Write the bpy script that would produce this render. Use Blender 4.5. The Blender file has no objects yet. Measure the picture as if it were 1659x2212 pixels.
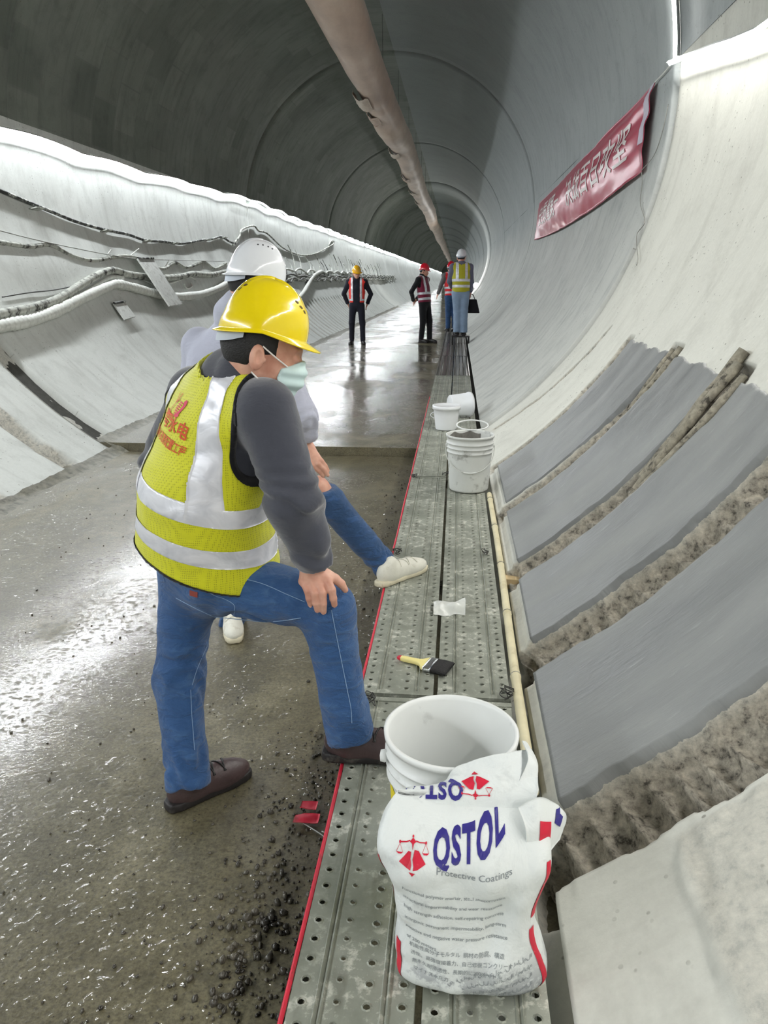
import bpy, bmesh, math, random
import numpy as np
from mathutils import Vector, Matrix
from mathutils.bvhtree import BVHTree

SC = bpy.context.scene
COL = SC.collection
PI = math.pi
rnd = random.Random(7)

# ------------------------------------------------------------------ camera
FPX, CX, CY = 1661.0, 829.5, 1106.0          # focal length and centre in pixels of the 1659 x 2212 frame
EYE = np.array([0.0, 0.0, 1.55])             # x right, y down the tunnel, z up, floor at z = 0
_t = np.array([(989 - CX) / FPX, -(603 - CY) / FPX, 1.0]); _t /= np.linalg.norm(_t)
_u = np.array([0.0, _t[2], -_t[1]]); _u /= np.linalg.norm(_u)
_r = np.cross(_u, _t)
cam_data = bpy.data.cameras.new('camera')
cam_data.sensor_fit = 'HORIZONTAL'
cam_data.sensor_width = 36.0
cam_data.lens = 36.0 * FPX / 1659.0
cam_data.clip_start, cam_data.clip_end = 0.05, 400
camera = bpy.data.objects.new('camera', cam_data)
COL.objects.link(camera)
camera.matrix_world = Matrix(((_r[0], _r[1], -_r[2], EYE[0]),
                              (_t[0], _t[1], -_t[2], EYE[1]),
                              (_u[0], _u[1], -_u[2], EYE[2]),
                              (0, 0, 0, 1)))
SC.camera = camera

# ------------------------------------------------------------------ world, exposure, LED output
world = bpy.data.worlds.new('world'); SC.world = world
world.use_nodes = True
world.node_tree.nodes['Background'].inputs[0].default_value = (0.9, 0.95, 1.0, 1)
world.node_tree.nodes['Background'].inputs[1].default_value = 0.02
SC.view_settings.view_transform = 'Standard'
SC.view_settings.look = 'None'
SC.view_settings.gamma = 1.0
SC.view_settings.use_curve_mapping = False
SC.view_settings.exposure = 0.40
SC.cycles.use_denoising = True
SC.cycles.max_bounces = 5
SC.cycles.adaptive_threshold = 0.04
SC.cycles.diffuse_bounces = 5
SC.cycles.glossy_bounces = 3
SC.cycles.sample_clamp_indirect = 6.0
LED_LEFT, LED_RIGHT, LED_ARCH, FLOOD = 185.0, 104.0, 60.0, 900.0   # radiance of the strips and of the far flood lamp

# ------------------------------------------------------------------ the tunnel's measures
R = 3.35
AX, AZ = -1.648, 2.990           # tunnel axis
PLANK_Z = 0.21
STEP_Y = 6.84                    # the floor slab beyond this joint lies 8 cm higher
JOINTS = [7.04, 19.05, 30.94, 42.8, 54.7, 66.6, 78.5, 90.4, 102.3, 126, 150, 174, 198, 222, 246]

def ray(px, py):
    d = np.array([(px - CX) / FPX, -(py - CY) / FPX, 1.0])
    return np.array([d @ _r, d @ _t, d @ _u])
def atY(px, py, Y): d = ray(px, py); return d * (Y / d[1]) + EYE
def atZ(px, py, Z): d = ray(px, py); return d * ((Z - EYE[2]) / d[2]) + EYE
def wall_hit(px, py, r=R):
    """measured spot on the tunnel lining: (Y, angle in degrees)"""
    d = ray(px, py); az = AZ - EYE[2]
    A = d[0]**2 + d[2]**2; B = -2 * (d[0] * AX + d[2] * az); Cc = AX * AX + az * az - r * r
    k = (-B + math.sqrt(B * B - 4 * A * Cc)) / (2 * A); q = d * k
    return q[1], math.degrees(math.atan2(q[2] - az, q[0] - AX))
def cylp(Y, a, r):
    a = np.radians(a)
    return np.stack(np.broadcast_arrays(AX + r * np.cos(a), Y, AZ + r * np.sin(a)), -1)

# ------------------------------------------------------------------ noise
def _hash(ix, iy, iz, seed):
    h = (ix.astype(np.int64) * 374761393 + iy.astype(np.int64) * 668265263 + iz.astype(np.int64) * 2147483647 + seed * 974634777) & 0xffffffff
    h = ((h ^ (h >> 13)) * 1274126177) & 0xffffffff
    h = (h ^ (h >> 16)) & 0xffffff
    return h / float(0xffffff) * 2 - 1
def vnoise(x, y, z=0.0, seed=0):
    x, y, z = np.broadcast_arrays(np.asarray(x, float), np.asarray(y, float), np.asarray(z, float))
    ix, iy, iz = np.floor(x), np.floor(y), np.floor(z)
    fx, fy, fz = x - ix, y - iy, z - iz
    fx, fy, fz = [f * f * (3 - 2 * f) for f in (fx, fy, fz)]
    out = 0
    flat = not np.any(z)
    for dx in (0, 1):
        for dy in (0, 1):
            for dz in ((0,) if flat else (0, 1)):
                w = (fx if dx else 1 - fx) * (fy if dy else 1 - fy) * (1 if flat else (fz if dz else 1 - fz))
                out = out + w * _hash(ix + dx, iy + dy, iz + dz, seed)
    return out
def fbm(x, y, z=0.0, seed=0, o=4):
    s, a, f = 0, 1.0, 1.0
    for i in range(o):
        s = s + a * vnoise(np.asarray(x) * f, np.asarray(y) * f, np.asarray(z) * f, seed + i); a *= .5; f *= 2.03
    return s
def sst(e0, e1, x):
    t = np.clip((x - e0) / (e1 - e0), 0, 1); return t * t * (3 - 2 * t)

# ------------------------------------------------------------------ materials
def srgb(r, g, b):
    f = lambda c: (c / 255 / 12.92) if c / 255 <= .04045 else ((c / 255 + .055) / 1.055) ** 2.4
    return (f(r), f(g), f(b), 1.0)
class NT:
    def __init__(s, name):
        s.m = bpy.data.materials.new(name); s.m.use_nodes = True
        s.t = s.m.node_tree; s.b = s.t.nodes['Principled BSDF']; s.out = s.t.nodes['Material Output']
    def n(s, kind, **kw):
        nd = s.t.nodes.new(kind)
        for k, v in kw.items():
            if k.startswith('i_'):
                key = k[2:]; key = int(key) if key.isdigit() else key
                s.put(nd.inputs[key], v)
            else: setattr(nd, k, v)
        return nd
    def put(s, sock, v):
        if isinstance(v, bpy.types.NodeSocket): s.t.links.new(v, sock)
        else: sock.default_value = v
    def coord(s, kind='Object', scale=(1, 1, 1)):
        c = s.n('ShaderNodeTexCoord'); mp = s.n('ShaderNodeMapping'); s.t.links.new(c.outputs[kind], mp.inputs[0])
        mp.inputs['Scale'].default_value = scale
        return mp.outputs[0]
    def noise(s, vec, scale, detail=4, rough=.55, dist=0):
        nd = s.n('ShaderNodeTexNoise'); s.t.links.new(vec, nd.inputs['Vector'])
        nd.inputs['Scale'].default_value = scale; nd.inputs['Detail'].default_value = detail
        nd.inputs['Roughness'].default_value = rough; nd.inputs['Distortion'].default_value = dist
        return nd.outputs['Fac']
    def ramp(s, fac, stops):
        nd = s.n('ShaderNodeValToRGB'); s.t.links.new(fac, nd.inputs[0]); e = nd.color_ramp.elements
        while len(e) < len(stops): e.new(.5)
        for el, (p, c) in zip(e, stops):
            el.position = p; el.color = c if hasattr(c, '__len__') else (c, c, c, 1)
        return nd.outputs[0]
    def mix(s, fac, a, b, mode='MIX'):
        nd = s.n('ShaderNodeMix', data_type='RGBA', blend_type=mode)
        s.put(nd.inputs[0], fac); s.put(nd.inputs[6], a); s.put(nd.inputs[7], b)
        return nd.outputs[2]
    def math(s, op, a, b=0.0):
        nd = s.n('ShaderNodeMath', operation=op); s.put(nd.inputs[0], a); s.put(nd.inputs[1], b); return nd.outputs[0]
    def attr(s, name):
        return s.n('ShaderNodeAttribute', attribute_name=name).outputs['Fac']
    def bump(s, h, strength=.3, dist=.01):
        nd = s.n('ShaderNodeBump'); s.put(nd.inputs['Height'], h); nd.inputs['Strength'].default_value = strength
        nd.inputs['Distance'].default_value = dist; s.t.links.new(nd.outputs[0], s.b.inputs['Normal'])
    def set(s, **kw):
        names = dict(col='Base Color', rough='Roughness', metal='Metallic', spec='Specular IOR Level', sss='Subsurface Weight', coat='Coat Weight', emis='Emission Color', estr='Emission Strength', sheen='Sheen Weight', trans='Transmission Weight', alpha='Alpha', coatr='Coat Roughness')
        for k, v in kw.items(): s.put(s.b.inputs[names[k]], v)
        return s.m

def simple(name, col, rough=.5, var=.12, scale=12, bump=0, bscale=60, metal=0, spec=.5, coat=0, kind='Object', dirt=None, dscale=6, dlo=.5, dhi=.7):
    """plain material with gentle noise in its colour"""
    s = NT(name); v = s.coord(kind)
    n = s.noise(v, scale, 4)
    lo = tuple(c * (1 - var) for c in col[:3]) + (1,); hi = tuple(min(1, c * (1 + var)) for c in col[:3]) + (1,)
    c = s.ramp(n, [(.3, lo), (.7, hi)])
    if dirt: c = s.mix(s.ramp(s.noise(v, dscale, 6, .65), [(dlo, 0.0), (dhi, 1.0)]), c, dirt)
    s.set(col=c, rough=rough, metal=metal, spec=spec, coat=coat)
    if bump: s.bump(s.noise(v, bscale, 3), bump, .004)
    return s.m

# ------------------------------------------------------------------ objects
def tag(o, label=None, cat=None, group=None, kind=None):
    if label: o['label'] = label
    if cat: o['category'] = cat
    if group: o['group'] = group
    if kind: o['kind'] = kind
    return o
def put(name, data, parent=None, mat=None, loc=None):
    o = bpy.data.objects.new(name, data); COL.objects.link(o)
    if mat is not None and data is not None and not len(data.materials): data.materials.append(mat)
    if parent is not None: o.parent = parent
    if loc is not None: o.location = loc
    return o
def empty(name, loc=(0, 0, 0), parent=None):
    o = bpy.data.objects.new(name, None); o.empty_display_size = .1; COL.objects.link(o); o.location = loc
    if parent is not None: o.parent = parent
    return o
def mesh(name, V, F, mat=None, parent=None, smooth=True, uv=None, attrs=None, origin=None):
    V = np.asarray(V, float)
    me = bpy.data.meshes.new(name or 'mesh')
    if origin is not None: V = V - np.asarray(origin, float)
    if isinstance(F, np.ndarray):
        k = F.shape[1]
        me.vertices.add(len(V)); me.vertices.foreach_set('co', V.astype(np.float32).ravel())
        me.loops.add(F.size); me.loops.foreach_set('vertex_index', F.astype(np.int32).ravel())
        me.polygons.add(len(F)); me.polygons.foreach_set('loop_start', np.arange(0, F.size, k, dtype=np.int32))
        me.update(calc_edges=True)
    else:
        me.from_pydata([tuple(v) for v in V], [], F)
    if smooth: me.polygons.foreach_set('use_smooth', np.ones(len(me.polygons), bool))
    if uv is not None:
        l = me.uv_layers.new(name='uv'); idx = np.empty(len(me.loops), np.int32); me.loops.foreach_get('vertex_index', idx)
        l.data.foreach_set('uv', np.asarray(uv, np.float32)[idx].ravel())
    for k, v in (attrs or {}).items():
        a = me.attributes.new(k, 'FLOAT', 'POINT'); a.data.foreach_set('value', np.asarray(v, np.float32).ravel())
    me.validate(); me.update()
    if name is None: return me
    return put(name, me, parent, mat, loc=None if origin is None else tuple(origin))
def grid_faces(n, m, wrap_m=False, wrap_n=False):
    i = np.arange(n if wrap_n else n - 1)[:, None]; j = np.arange(m if wrap_m else m - 1)[None]
    i2, j2 = (i + 1) % n, (j + 1) % m
    return np.stack([i * m + j, i2 * m + j, i2 * m + j2, i * m + j2], -1).reshape(-1, 4)
class MB:
    """collects pieces of one mesh"""
    def __init__(s): s.V, s.F = [], []
    def add(s, V, F):
        o = len(s.V); s.V += [tuple(map(float, v)) for v in V]; s.F += [tuple(int(i) + o for i in f) for f in F]; return s
    def box(s, lo, hi, M=None):
        V = np.array([(x, y, z) for x in (lo[0], hi[0]) for y in (lo[1], hi[1]) for z in (lo[2], hi[2])], float)
        if M is not None: V = V @ np.asarray(M)[:3, :3].T + np.asarray(M)[:3, 3]
        return s.add(V, [(0, 1, 3, 2), (4, 6, 7, 5), (0, 4, 5, 1), (2, 3, 7, 6), (0, 2, 6, 4), (1, 5, 7, 3)])
    def tube(s, P, r, n=8, caps=True, flat=1.0):
        V, F = tube(P, r, n, caps, flat); return s.add(V, F)
    def lathe(s, prof, n=32, c=(0, 0, 0), close=False):
        V = [(c[0] + r * math.cos(2 * PI * k / n), c[1] + r * math.sin(2 * PI * k / n), c[2] + z) for r, z in prof for k in range(n)]
        return s.add(V, grid_faces(len(prof), n, True, close))
    def build(s, name, mat, parent=None, smooth=True, origin=None, **kw):
        return mesh(name, s.V, s.F, mat, parent, smooth, origin=origin, **kw)
def frames(P):
    P = np.asarray(P, float); T = np.gradient(P, axis=0); T /= np.linalg.norm(T, axis=1)[:, None] + 1e-12
    ref = np.array([0, 0, 1.0]) if abs(T[0][2]) < .9 else np.array([1.0, 0, 0])
    N = []; n = ref - T[0] * (ref @ T[0]); n /= np.linalg.norm(n)
    for t in T:
        n = n - t * (n @ t); n /= np.linalg.norm(n) + 1e-12; N.append(n)
    N = np.array(N); return T, N, np.cross(T, N)
def tube(P, r, n=8, caps=True, flat=1.0):
    P = np.asarray(P, float); T, N, B = frames(P); r = np.broadcast_to(np.asarray(r, float), (len(P),))
    a = np.arange(n) * 2 * PI / n
    V = P[:, None] + r[:, None, None] * (np.cos(a)[None, :, None] * N[:, None] * flat + np.sin(a)[None, :, None] * B[:, None])
    V = V.reshape(-1, 3); F = [tuple(f) for f in grid_faces(len(P), n, True)]
    if caps:
        F.append(tuple(range(n))[::-1]); F.append(tuple((len(P) - 1) * n + k for k in range(n)))
    return V, F
def spline(P, k=6):
    """Catmull-Rom through the points"""
    P = np.asarray(P, float); Q = np.vstack([2 * P[0] - P[1], P, 2 * P[-1] - P[-2]]); out = []
    for i in range(1, len(Q) - 2):
        for t in np.arange(k) / k:
            a, b, c, d = Q[i - 1:i + 3]
            out.append(.5 * (2 * b + (c - a) * t + (2 * a - 5 * b + 4 * c - d) * t * t + (3 * b - a - 3 * c + d) * t ** 3))
    out.append(P[-1]); return np.array(out)
def nrm(v): v = np.asarray(v, float); return v / np.linalg.norm(v)
# ================================================================== materials of the place
def concrete(name, base, grade=None, var=.10, streak=.25, stain=(70, 72, 66), stain_amt=.5, groove=(150, 144, 132), bumps=.25, rough=.75, patches=0.0):
    s = NT(name); v = s.coord('UV')
    big = s.noise(s.coord('UV', (.5, .5, 1)), 1.3, 5, .6)
    st = s.noise(s.coord('UV', (.55, 4.5, 1)), 1.6, 5, .6, .2)      # streaks that run around the ring
    fine = s.noise(v, 38, 5, .7)
    b = srgb(*base)
    if grade:      # pale with dust low down; dimmer light towards the crown painted in as grey
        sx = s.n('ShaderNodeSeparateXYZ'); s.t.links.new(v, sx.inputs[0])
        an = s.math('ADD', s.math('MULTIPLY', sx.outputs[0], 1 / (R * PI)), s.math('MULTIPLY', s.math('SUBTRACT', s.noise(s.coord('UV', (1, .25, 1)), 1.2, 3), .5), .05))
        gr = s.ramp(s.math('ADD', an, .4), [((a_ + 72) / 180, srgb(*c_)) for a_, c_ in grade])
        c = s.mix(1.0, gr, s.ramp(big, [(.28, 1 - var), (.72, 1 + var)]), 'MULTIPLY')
    else: c = s.ramp(big, [(.28, tuple(x * (1 - var) for x in b[:3]) + (1,)), (.72, tuple(min(1, x * (1 + var)) for x in b[:3]) + (1,))])
    c = s.mix(s.math('MULTIPLY', s.ramp(st, [(.5, 0.0), (.78, 1.0)]), stain_amt), c, srgb(*stain))
    c = s.mix(s.math('MULTIPLY', s.ramp(s.noise(v, 3.4, 5, .65, .4), [(.5, 0.0), (.72, 1.0)]), stain_amt * .8), c, srgb(*[x * .9 for x in stain]))
    c = s.mix(streak, c, s.ramp(fine, [(.35, tuple(x * .82 for x in b[:3]) + (1,)), (.65, tuple(min(1, x * 1.1) for x in b[:3]) + (1,))]))
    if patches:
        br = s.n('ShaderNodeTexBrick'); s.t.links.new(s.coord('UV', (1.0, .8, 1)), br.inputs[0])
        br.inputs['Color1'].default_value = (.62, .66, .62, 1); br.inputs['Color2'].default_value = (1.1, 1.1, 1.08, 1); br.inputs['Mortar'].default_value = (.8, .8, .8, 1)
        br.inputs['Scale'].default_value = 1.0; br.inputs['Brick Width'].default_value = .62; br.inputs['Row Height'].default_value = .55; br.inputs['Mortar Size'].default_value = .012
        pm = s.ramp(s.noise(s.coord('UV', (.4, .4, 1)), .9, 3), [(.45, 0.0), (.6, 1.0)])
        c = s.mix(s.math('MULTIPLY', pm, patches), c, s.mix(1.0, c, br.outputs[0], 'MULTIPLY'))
    pit = s.n('ShaderNodeTexVoronoi', i_Scale=22.0, i_Randomness=1.0); s.t.links.new(v, pit.inputs['Vector'])
    pits = s.ramp(pit.outputs['Distance'], [(.09, 1.0), (.14, 0.0)])
    sel = s.ramp(s.noise(v, 2.3, 4, .6), [(.46, 0.0), (.6, 1.0)])
    pits = s.math('MULTIPLY', pits, sel)
    c = s.mix(s.math('MULTIPLY', pits, .85), c, srgb(92, 88, 76))
    g = s.attr('groove')
    gcol = s.ramp(s.noise(s.coord('Object'), 34, 6, .72), [(.36, srgb(*[x * .55 for x in groove])), (.45, srgb(*groove)), (.68, srgb(*[min(255, x * 1.35) for x in groove]))])
    c = s.mix(g, c, gcol)
    s.set(col=c, rough=rough, spec=.3)
    h = s.math('ADD', s.math('MULTIPLY', fine, .35), s.math('MULTIPLY', pits, -1.2))
    h = s.math('ADD', h, s.math('MULTIPLY', g, s.math('MULTIPLY', s.noise(s.coord('Object'), 40, 6, .75), 3.5)))
    s.bump(h, bumps, .012)
    return s.m
M_WALL_R = concrete('concrete_pale', (212, 212, 203), stain=(150, 148, 138), stain_amt=.32)
M_WALL_L = concrete('concrete_left', (208, 211, 207), stain=(140, 140, 134), stain_amt=.4)
M_CEIL = concrete('concrete_grey', (124, 129, 122), var=.25, stain=(78, 82, 78), stain_amt=.55, patches=.8)  # stained crown concrete; its weak bounce light is also darkened into the base grey
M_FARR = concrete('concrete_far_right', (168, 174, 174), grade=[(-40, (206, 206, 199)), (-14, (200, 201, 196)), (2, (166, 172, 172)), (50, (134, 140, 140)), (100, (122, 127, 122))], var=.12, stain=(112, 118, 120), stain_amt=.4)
M_UPPER = concrete('concrete_upper_right', (168, 174, 174), var=.15, stain=(110, 116, 118), stain_amt=.5)
M_JOINT = simple('joint_filler', srgb(66, 66, 62), .9, .3, 20)
s = NT('mortar'); v = s.coord('UV'); n1 = s.noise(s.coord('UV', (.6, 2.2, 1)), 1.8, 5, .55, .3); n2 = s.noise(s.coord('UV', (1, 5, 1)), 9, 5, .6)
c = s.ramp(n1, [(.3, srgb(116, 118, 118)), (.55, srgb(138, 140, 139)), (.75, srgb(152, 154, 152))])
c = s.mix(s.math('MULTIPLY', s.ramp(n2, [(.62, 0.0), (.75, 1.0)]), .35), c, srgb(178, 180, 180))
s.set(col=c, rough=s.ramp(n1, [(.3, .35), (.7, .6)]), spec=.4); s.bump(s.math('ADD', n2, s.math('MULTIPLY', s.noise(v, 60, 3), .3)), .25, .012)
M_MORTAR = s.m

s = NT('wet_concrete_floor'); v = s.coord('Object'); big = s.noise(v, .9, 5, .6, .4); med = s.noise(v, 5, 6, .65); fine = s.noise(v, 60, 4, .7)
pud = s.noise(s.coord('Object', (1.0, .55, 1)), 1.15, 5, .62, .5)
wet = s.ramp(pud, [(.36, 0.0), (.52, 1.0)])
c = s.ramp(med, [(.25, srgb(82, 77, 57)), (.5, srgb(118, 112, 88)), (.75, srgb(142, 136, 112))])
c = s.mix(s.ramp(big, [(.4, 0.0), (.65, .75)]), c, srgb(100, 92, 68))
c = s.mix(s.math('MULTIPLY', wet, .45), c, srgb(76, 71, 53))
c = s.mix(1.0, c, s.ramp(s.noise(v, 85, 5, .75), [(.34, .45), (.5, .95), (.68, 1.35)]), 'MULTIPLY')
c = s.mix(s.ramp(s.noise(v, 13, 6, .7, .6), [(.5, 0.0), (.66, .6)]), c, srgb(70, 66, 50))
vo = s.n('ShaderNodeTexVoronoi', i_Scale=22.0); s.t.links.new(v, vo.inputs['Vector'])
sp = s.math('MULTIPLY', s.ramp(vo.outputs['Distance'], [(.06, 1.0), (.1, 0.0)]), s.ramp(med, [(.52, 0.0), (.6, 1.0)]))
c = s.mix(sp, c, srgb(52, 48, 40))
s.set(col=c, rough=.42, spec=.4, coat=s.ramp(pud, [(.36, .12), (.50, 1.0)]), coatr=s.ramp(pud, [(.34, .14), (.50, .02)]))
rip = s.noise(s.coord('Object', (1.0, 1.6, 1)), 46, 4, .65, .5); slow = s.noise(v, 9, 3)
drops = s.n('ShaderNodeTexVoronoi', i_Scale=42.0, feature='SMOOTH_F1'); s.t.links.new(v, drops.inputs['Vector'])
dm = s.math('MULTIPLY', s.ramp(drops.outputs['Distance'], [(.08, 1.0), (.34, 0.0)]), s.ramp(s.noise(v, 2.6, 4, .6), [(.42, 0.0), (.54, 1.0)]))
film = s.math('ADD', s.math('ADD', s.math('MULTIPLY', rip, .22), s.math('MULTIPLY', slow, .2)), s.math('MULTIPLY', dm, 1.5))
nb = s.n('ShaderNodeBump'); s.put(nb.inputs['Height'], film); nb.inputs['Strength'].default_value = .3; nb.inputs['Distance'].default_value = .012; s.t.links.new(nb.outputs[0], s.b.inputs['Coat Normal'])
s.bump(s.math('ADD', s.math('MULTIPLY', med, .8), s.math('MULTIPLY', fine, .35)), .4, .012); M_FLOOR = s.m

M_MUD = simple('mud', srgb(120, 118, 106), .55, .3, 18, .6, 50, dirt=srgb(70, 68, 58), dscale=14)
M_STONE = simple('gravel_stone', srgb(100, 95, 84), .25, .4, 30, .3, 80, dirt=srgb(48, 44, 38), dscale=9, dlo=.4, dhi=.6)
def led(name, col, strength):
    s = NT(name); s.set(col=(.9, .9, .9, 1), emis=col, estr=strength, rough=.4); return s.m
M_LED_L, M_LED_R, M_LED_A = led('led_left', (.93, .97, 1, 1), LED_LEFT), led('led_right', (1, .985, .95, 1), LED_RIGHT), led('led_arch', (1, .99, .96, 1), LED_ARCH)
M_FLOOD = led('flood_lamp_glass', (1, .98, .95, 1), FLOOD)
M_ALU = simple('led_channel', srgb(190, 192, 192), .5, .05)
M_CABLE_DUSTY = simple('dusty_cable', srgb(176, 178, 170), .85, .25, 14, dirt=srgb(60, 60, 56), dscale=9, dlo=.5, dhi=.62)
M_CABLE_BLACK = simple('black_cable', srgb(46, 48, 46), .6, .3, 20, dirt=srgb(170, 172, 166), dscale=11, dlo=.5, dhi=.6)
M_CABLE_WHITE = simple('white_cable', srgb(214, 216, 210), .8, .12, 20)
M_WIRE = simple('tie_wire', srgb(150, 150, 144), .5, .2, metal=.5)
M_DARKWIRE = simple('dark_wire', srgb(38, 36, 33), .5, .2)
M_WOOD_OLD = simple('weathered_timber', srgb(150, 144, 128), .85, .3, 40, .6, 70, dirt=srgb(70, 66, 58), dscale=22, dlo=.5, dhi=.62)
M_WOOD_NEW = simple('fresh_timber', srgb(226, 202, 158), .7, .1, 30)
M_RUST = simple('rusty_steel', srgb(110, 84, 62), .75, .3, 20, .3)

# ================================================================== the setting: lining, floor
def lining(parent, y, a, disp=None, groove=None, mat=None, name='lining_segment', flange=True):
    """one cast length of lining seen from inside; disp(Y, a) in metres, outward positive; ends turned out into the joint"""
    y = np.asarray(y, float); a = np.asarray(a, float)
    Yg, Ag = np.meshgrid(y, a, indexing='ij')
    d = disp(Yg, Ag) if disp else np.zeros_like(Yg)
    g = groove(Yg, Ag) if groove else np.zeros_like(Yg)
    if flange:
        Yg = np.vstack([Yg[:1], Yg, Yg[-1:]]); Ag = np.vstack([Ag[:1], Ag, Ag[-1:]])
        d = np.vstack([d[:1] + .16, d, d[-1:] + .16]); g = np.vstack([g[:1] + .6, g, g[-1:] + .6])
    P = cylp(Yg, Ag, R + d).reshape(-1, 3)
    uv = np.stack([np.radians(Ag).ravel() * R, Yg.ravel()], -1)
    return mesh(name, P, grid_faces(*Yg.shape), mat, parent, True, uv=uv, attrs={'groove': np.clip(g, 0, 1).ravel()})
ceiling = tag(empty('ceiling', (AX, 0, AZ + R)), kind='structure'); ceiling.location = (0, 0, 0)
wall_right = tag(empty('wall_right'), kind='structure')
wall_left = tag(empty('wall_left'), kind='structure')
A_R0, A_R1, A_L0, A_L1 = -63.3, 4.0, 175.5, 243.3        # wall_right from floor up to the LED line, ceiling between, wall_left down to the floor

# --- grooves cut into the near right wall: centre, half width, depth, top and bottom angle, slant
GROOVES = [(6.45, .030, .035, -32.3, -53.5, -.022), (5.42, .065, .05, -32.8, -55.2, 0), (4.32, .095, .06, -32.2, -55.4, .002), (3.34, .11, .075, -32.2, -55.6, 0), (2.50, .125, .12, -31.0, -56.3, 0), (1.585, .125, .15, -31.0, -57.5, 0)]
def gmask(Y, a, gi, grow=0.0):
    Yc, hw, dep, at, ab, sl = GROOVES[gi]
    u = np.radians(a) * R
    e1 = .016 * fbm(u * 9, gi * 3.1, seed=11 + gi, o=3); e2 = .016 * fbm(u * 9, gi * 3.1 + 50, seed=31 + gi, o=3)
    yy = Y - Yc - sl * (a + 43)
    lo, hi = -hw + e1 - grow, hw + e2 + grow
    w = .012
    m = sst(lo - w, lo + w, yy) * (1 - sst(hi - w, hi + w, yy))
    return m * sst(ab - .5, ab + .5, a) * (1 - sst(at - .4, at + .4, a))
def near_disp(Y, a):
    u = np.radians(a) * R
    d = .006 * fbm(u * .8, Y * .8, seed=3, o=3)
    for i, g in enumerate(GROOVES):
        m = gmask(Y, a, i)
        sc = np.abs(np.sin(u * 36 + 1.6 * vnoise(u * 4, Y * 3 + i * 7, seed=5) + (Y - g[0]) * 9)) ** .6        # chisel scallops
        d = d + m * (g[2] * (.60 + .46 * sc) * (1 - .35 * sst(-.1, .14, (Y - g[0]))) + .016 * min(1, g[2] / .1) * fbm(u * 18, Y * 18, seed=9 + i, o=4))
    # strip below the mortar stands back a little, down to the planks
    d = d + .018 * (1 - sst(-54.9, -54.5, a)) * sst(1.3, 1.7, Y) * (1 - sst(5.3, 5.6, Y))
    d = d + .09 * (1 - sst(-55.9, -55.5, a))
    # coarse raised skin on the nearest right-hand part
    e = sst(-50.6, -50.0, a + .35 * fbm(Y * 7, 3.0, seed=77, o=4)) * (1 - sst(1.40, 1.44, Y))
    d = d - e * (.010 + .006 * fbm(u * 22, Y * 22, seed=71, o=3))
    return d
def near_groove(Y, a):
    g = 0
    for i in range(len(GROOVES)): g = np.maximum(g, gmask(Y, a, i, .008))
    e = sst(-50.6, -50.0, a) * (1 - sst(1.40, 1.44, Y)) * .38
    e = np.maximum(e, .35 * (1 - sst(-54.9, -54.2, a)) * sst(1.2, 1.6, Y) * (1 - sst(5.0, 5.5, Y)) * (.6 + .4 * fbm(np.radians(a) * R * 6, Y * 5, seed=101, o=3)))
    return np.clip(np.maximum(g, e), 0, 1)
yy = np.concatenate([np.linspace(-14, .4, 13), np.arange(.55, 1.35, .03), np.arange(1.36, 1.80, .0075), np.arange(1.81, 2.3, .03), np.arange(2.3, 2.70, .008), np.arange(2.72, 3.15, .03), np.arange(3.16, 3.53, .009), np.arange(3.55, 4.12, .035), np.arange(4.14, 4.50, .010), np.arange(4.54, 5.25, .04), np.arange(5.29, 5.56, .011), np.arange(5.6, 6.1, .05), np.arange(6.12, 6.9, .013), [6.97]])
aa = np.concatenate([np.arange(A_R0, -58, .5), np.arange(-58, -30.5, .15), np.arange(-30.4, A_R1, 1.2), [A_R1]])
lining(wall_right, yy, aa, near_disp, near_groove, M_WALL_R)
def far_disp(Y, a):
    u = np.radians(a) * R
    return .006 * fbm(u * .7, Y * .5, seed=23, o=3) + .09 * (1 - sst(-56.2, -55.5, a)) * (Y < 27)
# short cut slots further down the right wall
def slot_groove(Y, a):
    g = 0
    for Yc, at, ab, w in ((18.3, -29, -36, .05), (20.4, -30, -36.5, .05), (25.5, -33, -46, .05), (31.5, -31, -40, .06)):
        g = np.maximum(g, (np.abs(Y - Yc) < w) * (a < at) * (a > ab))
    return g.astype(float)
def slot_disp(Y, a): return far_disp(Y, a) + .05 * slot_groove(Y, a)
ends = [7.04] + JOINTS[1:]
for i in range(len(ends) - 1):
    y0, y1 = ends[i] + (.07 if i == 0 else .05), ends[i + 1] - .04
    n = 150 if i < 3 else 8
    ya = np.linspace(y0, y1, n)
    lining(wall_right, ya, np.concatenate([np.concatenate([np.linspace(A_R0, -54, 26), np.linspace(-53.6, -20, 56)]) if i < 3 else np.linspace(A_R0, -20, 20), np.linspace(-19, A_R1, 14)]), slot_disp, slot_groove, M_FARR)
tag(mesh('trim_joint', cylp(*np.meshgrid(np.linspace(6.9, 247, 60), np.linspace(0, 360, 73), indexing='ij'), R + .055).reshape(-1, 3), grid_faces(60, 73), M_JOINT), kind='structure').name = 'trim_1'

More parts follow.
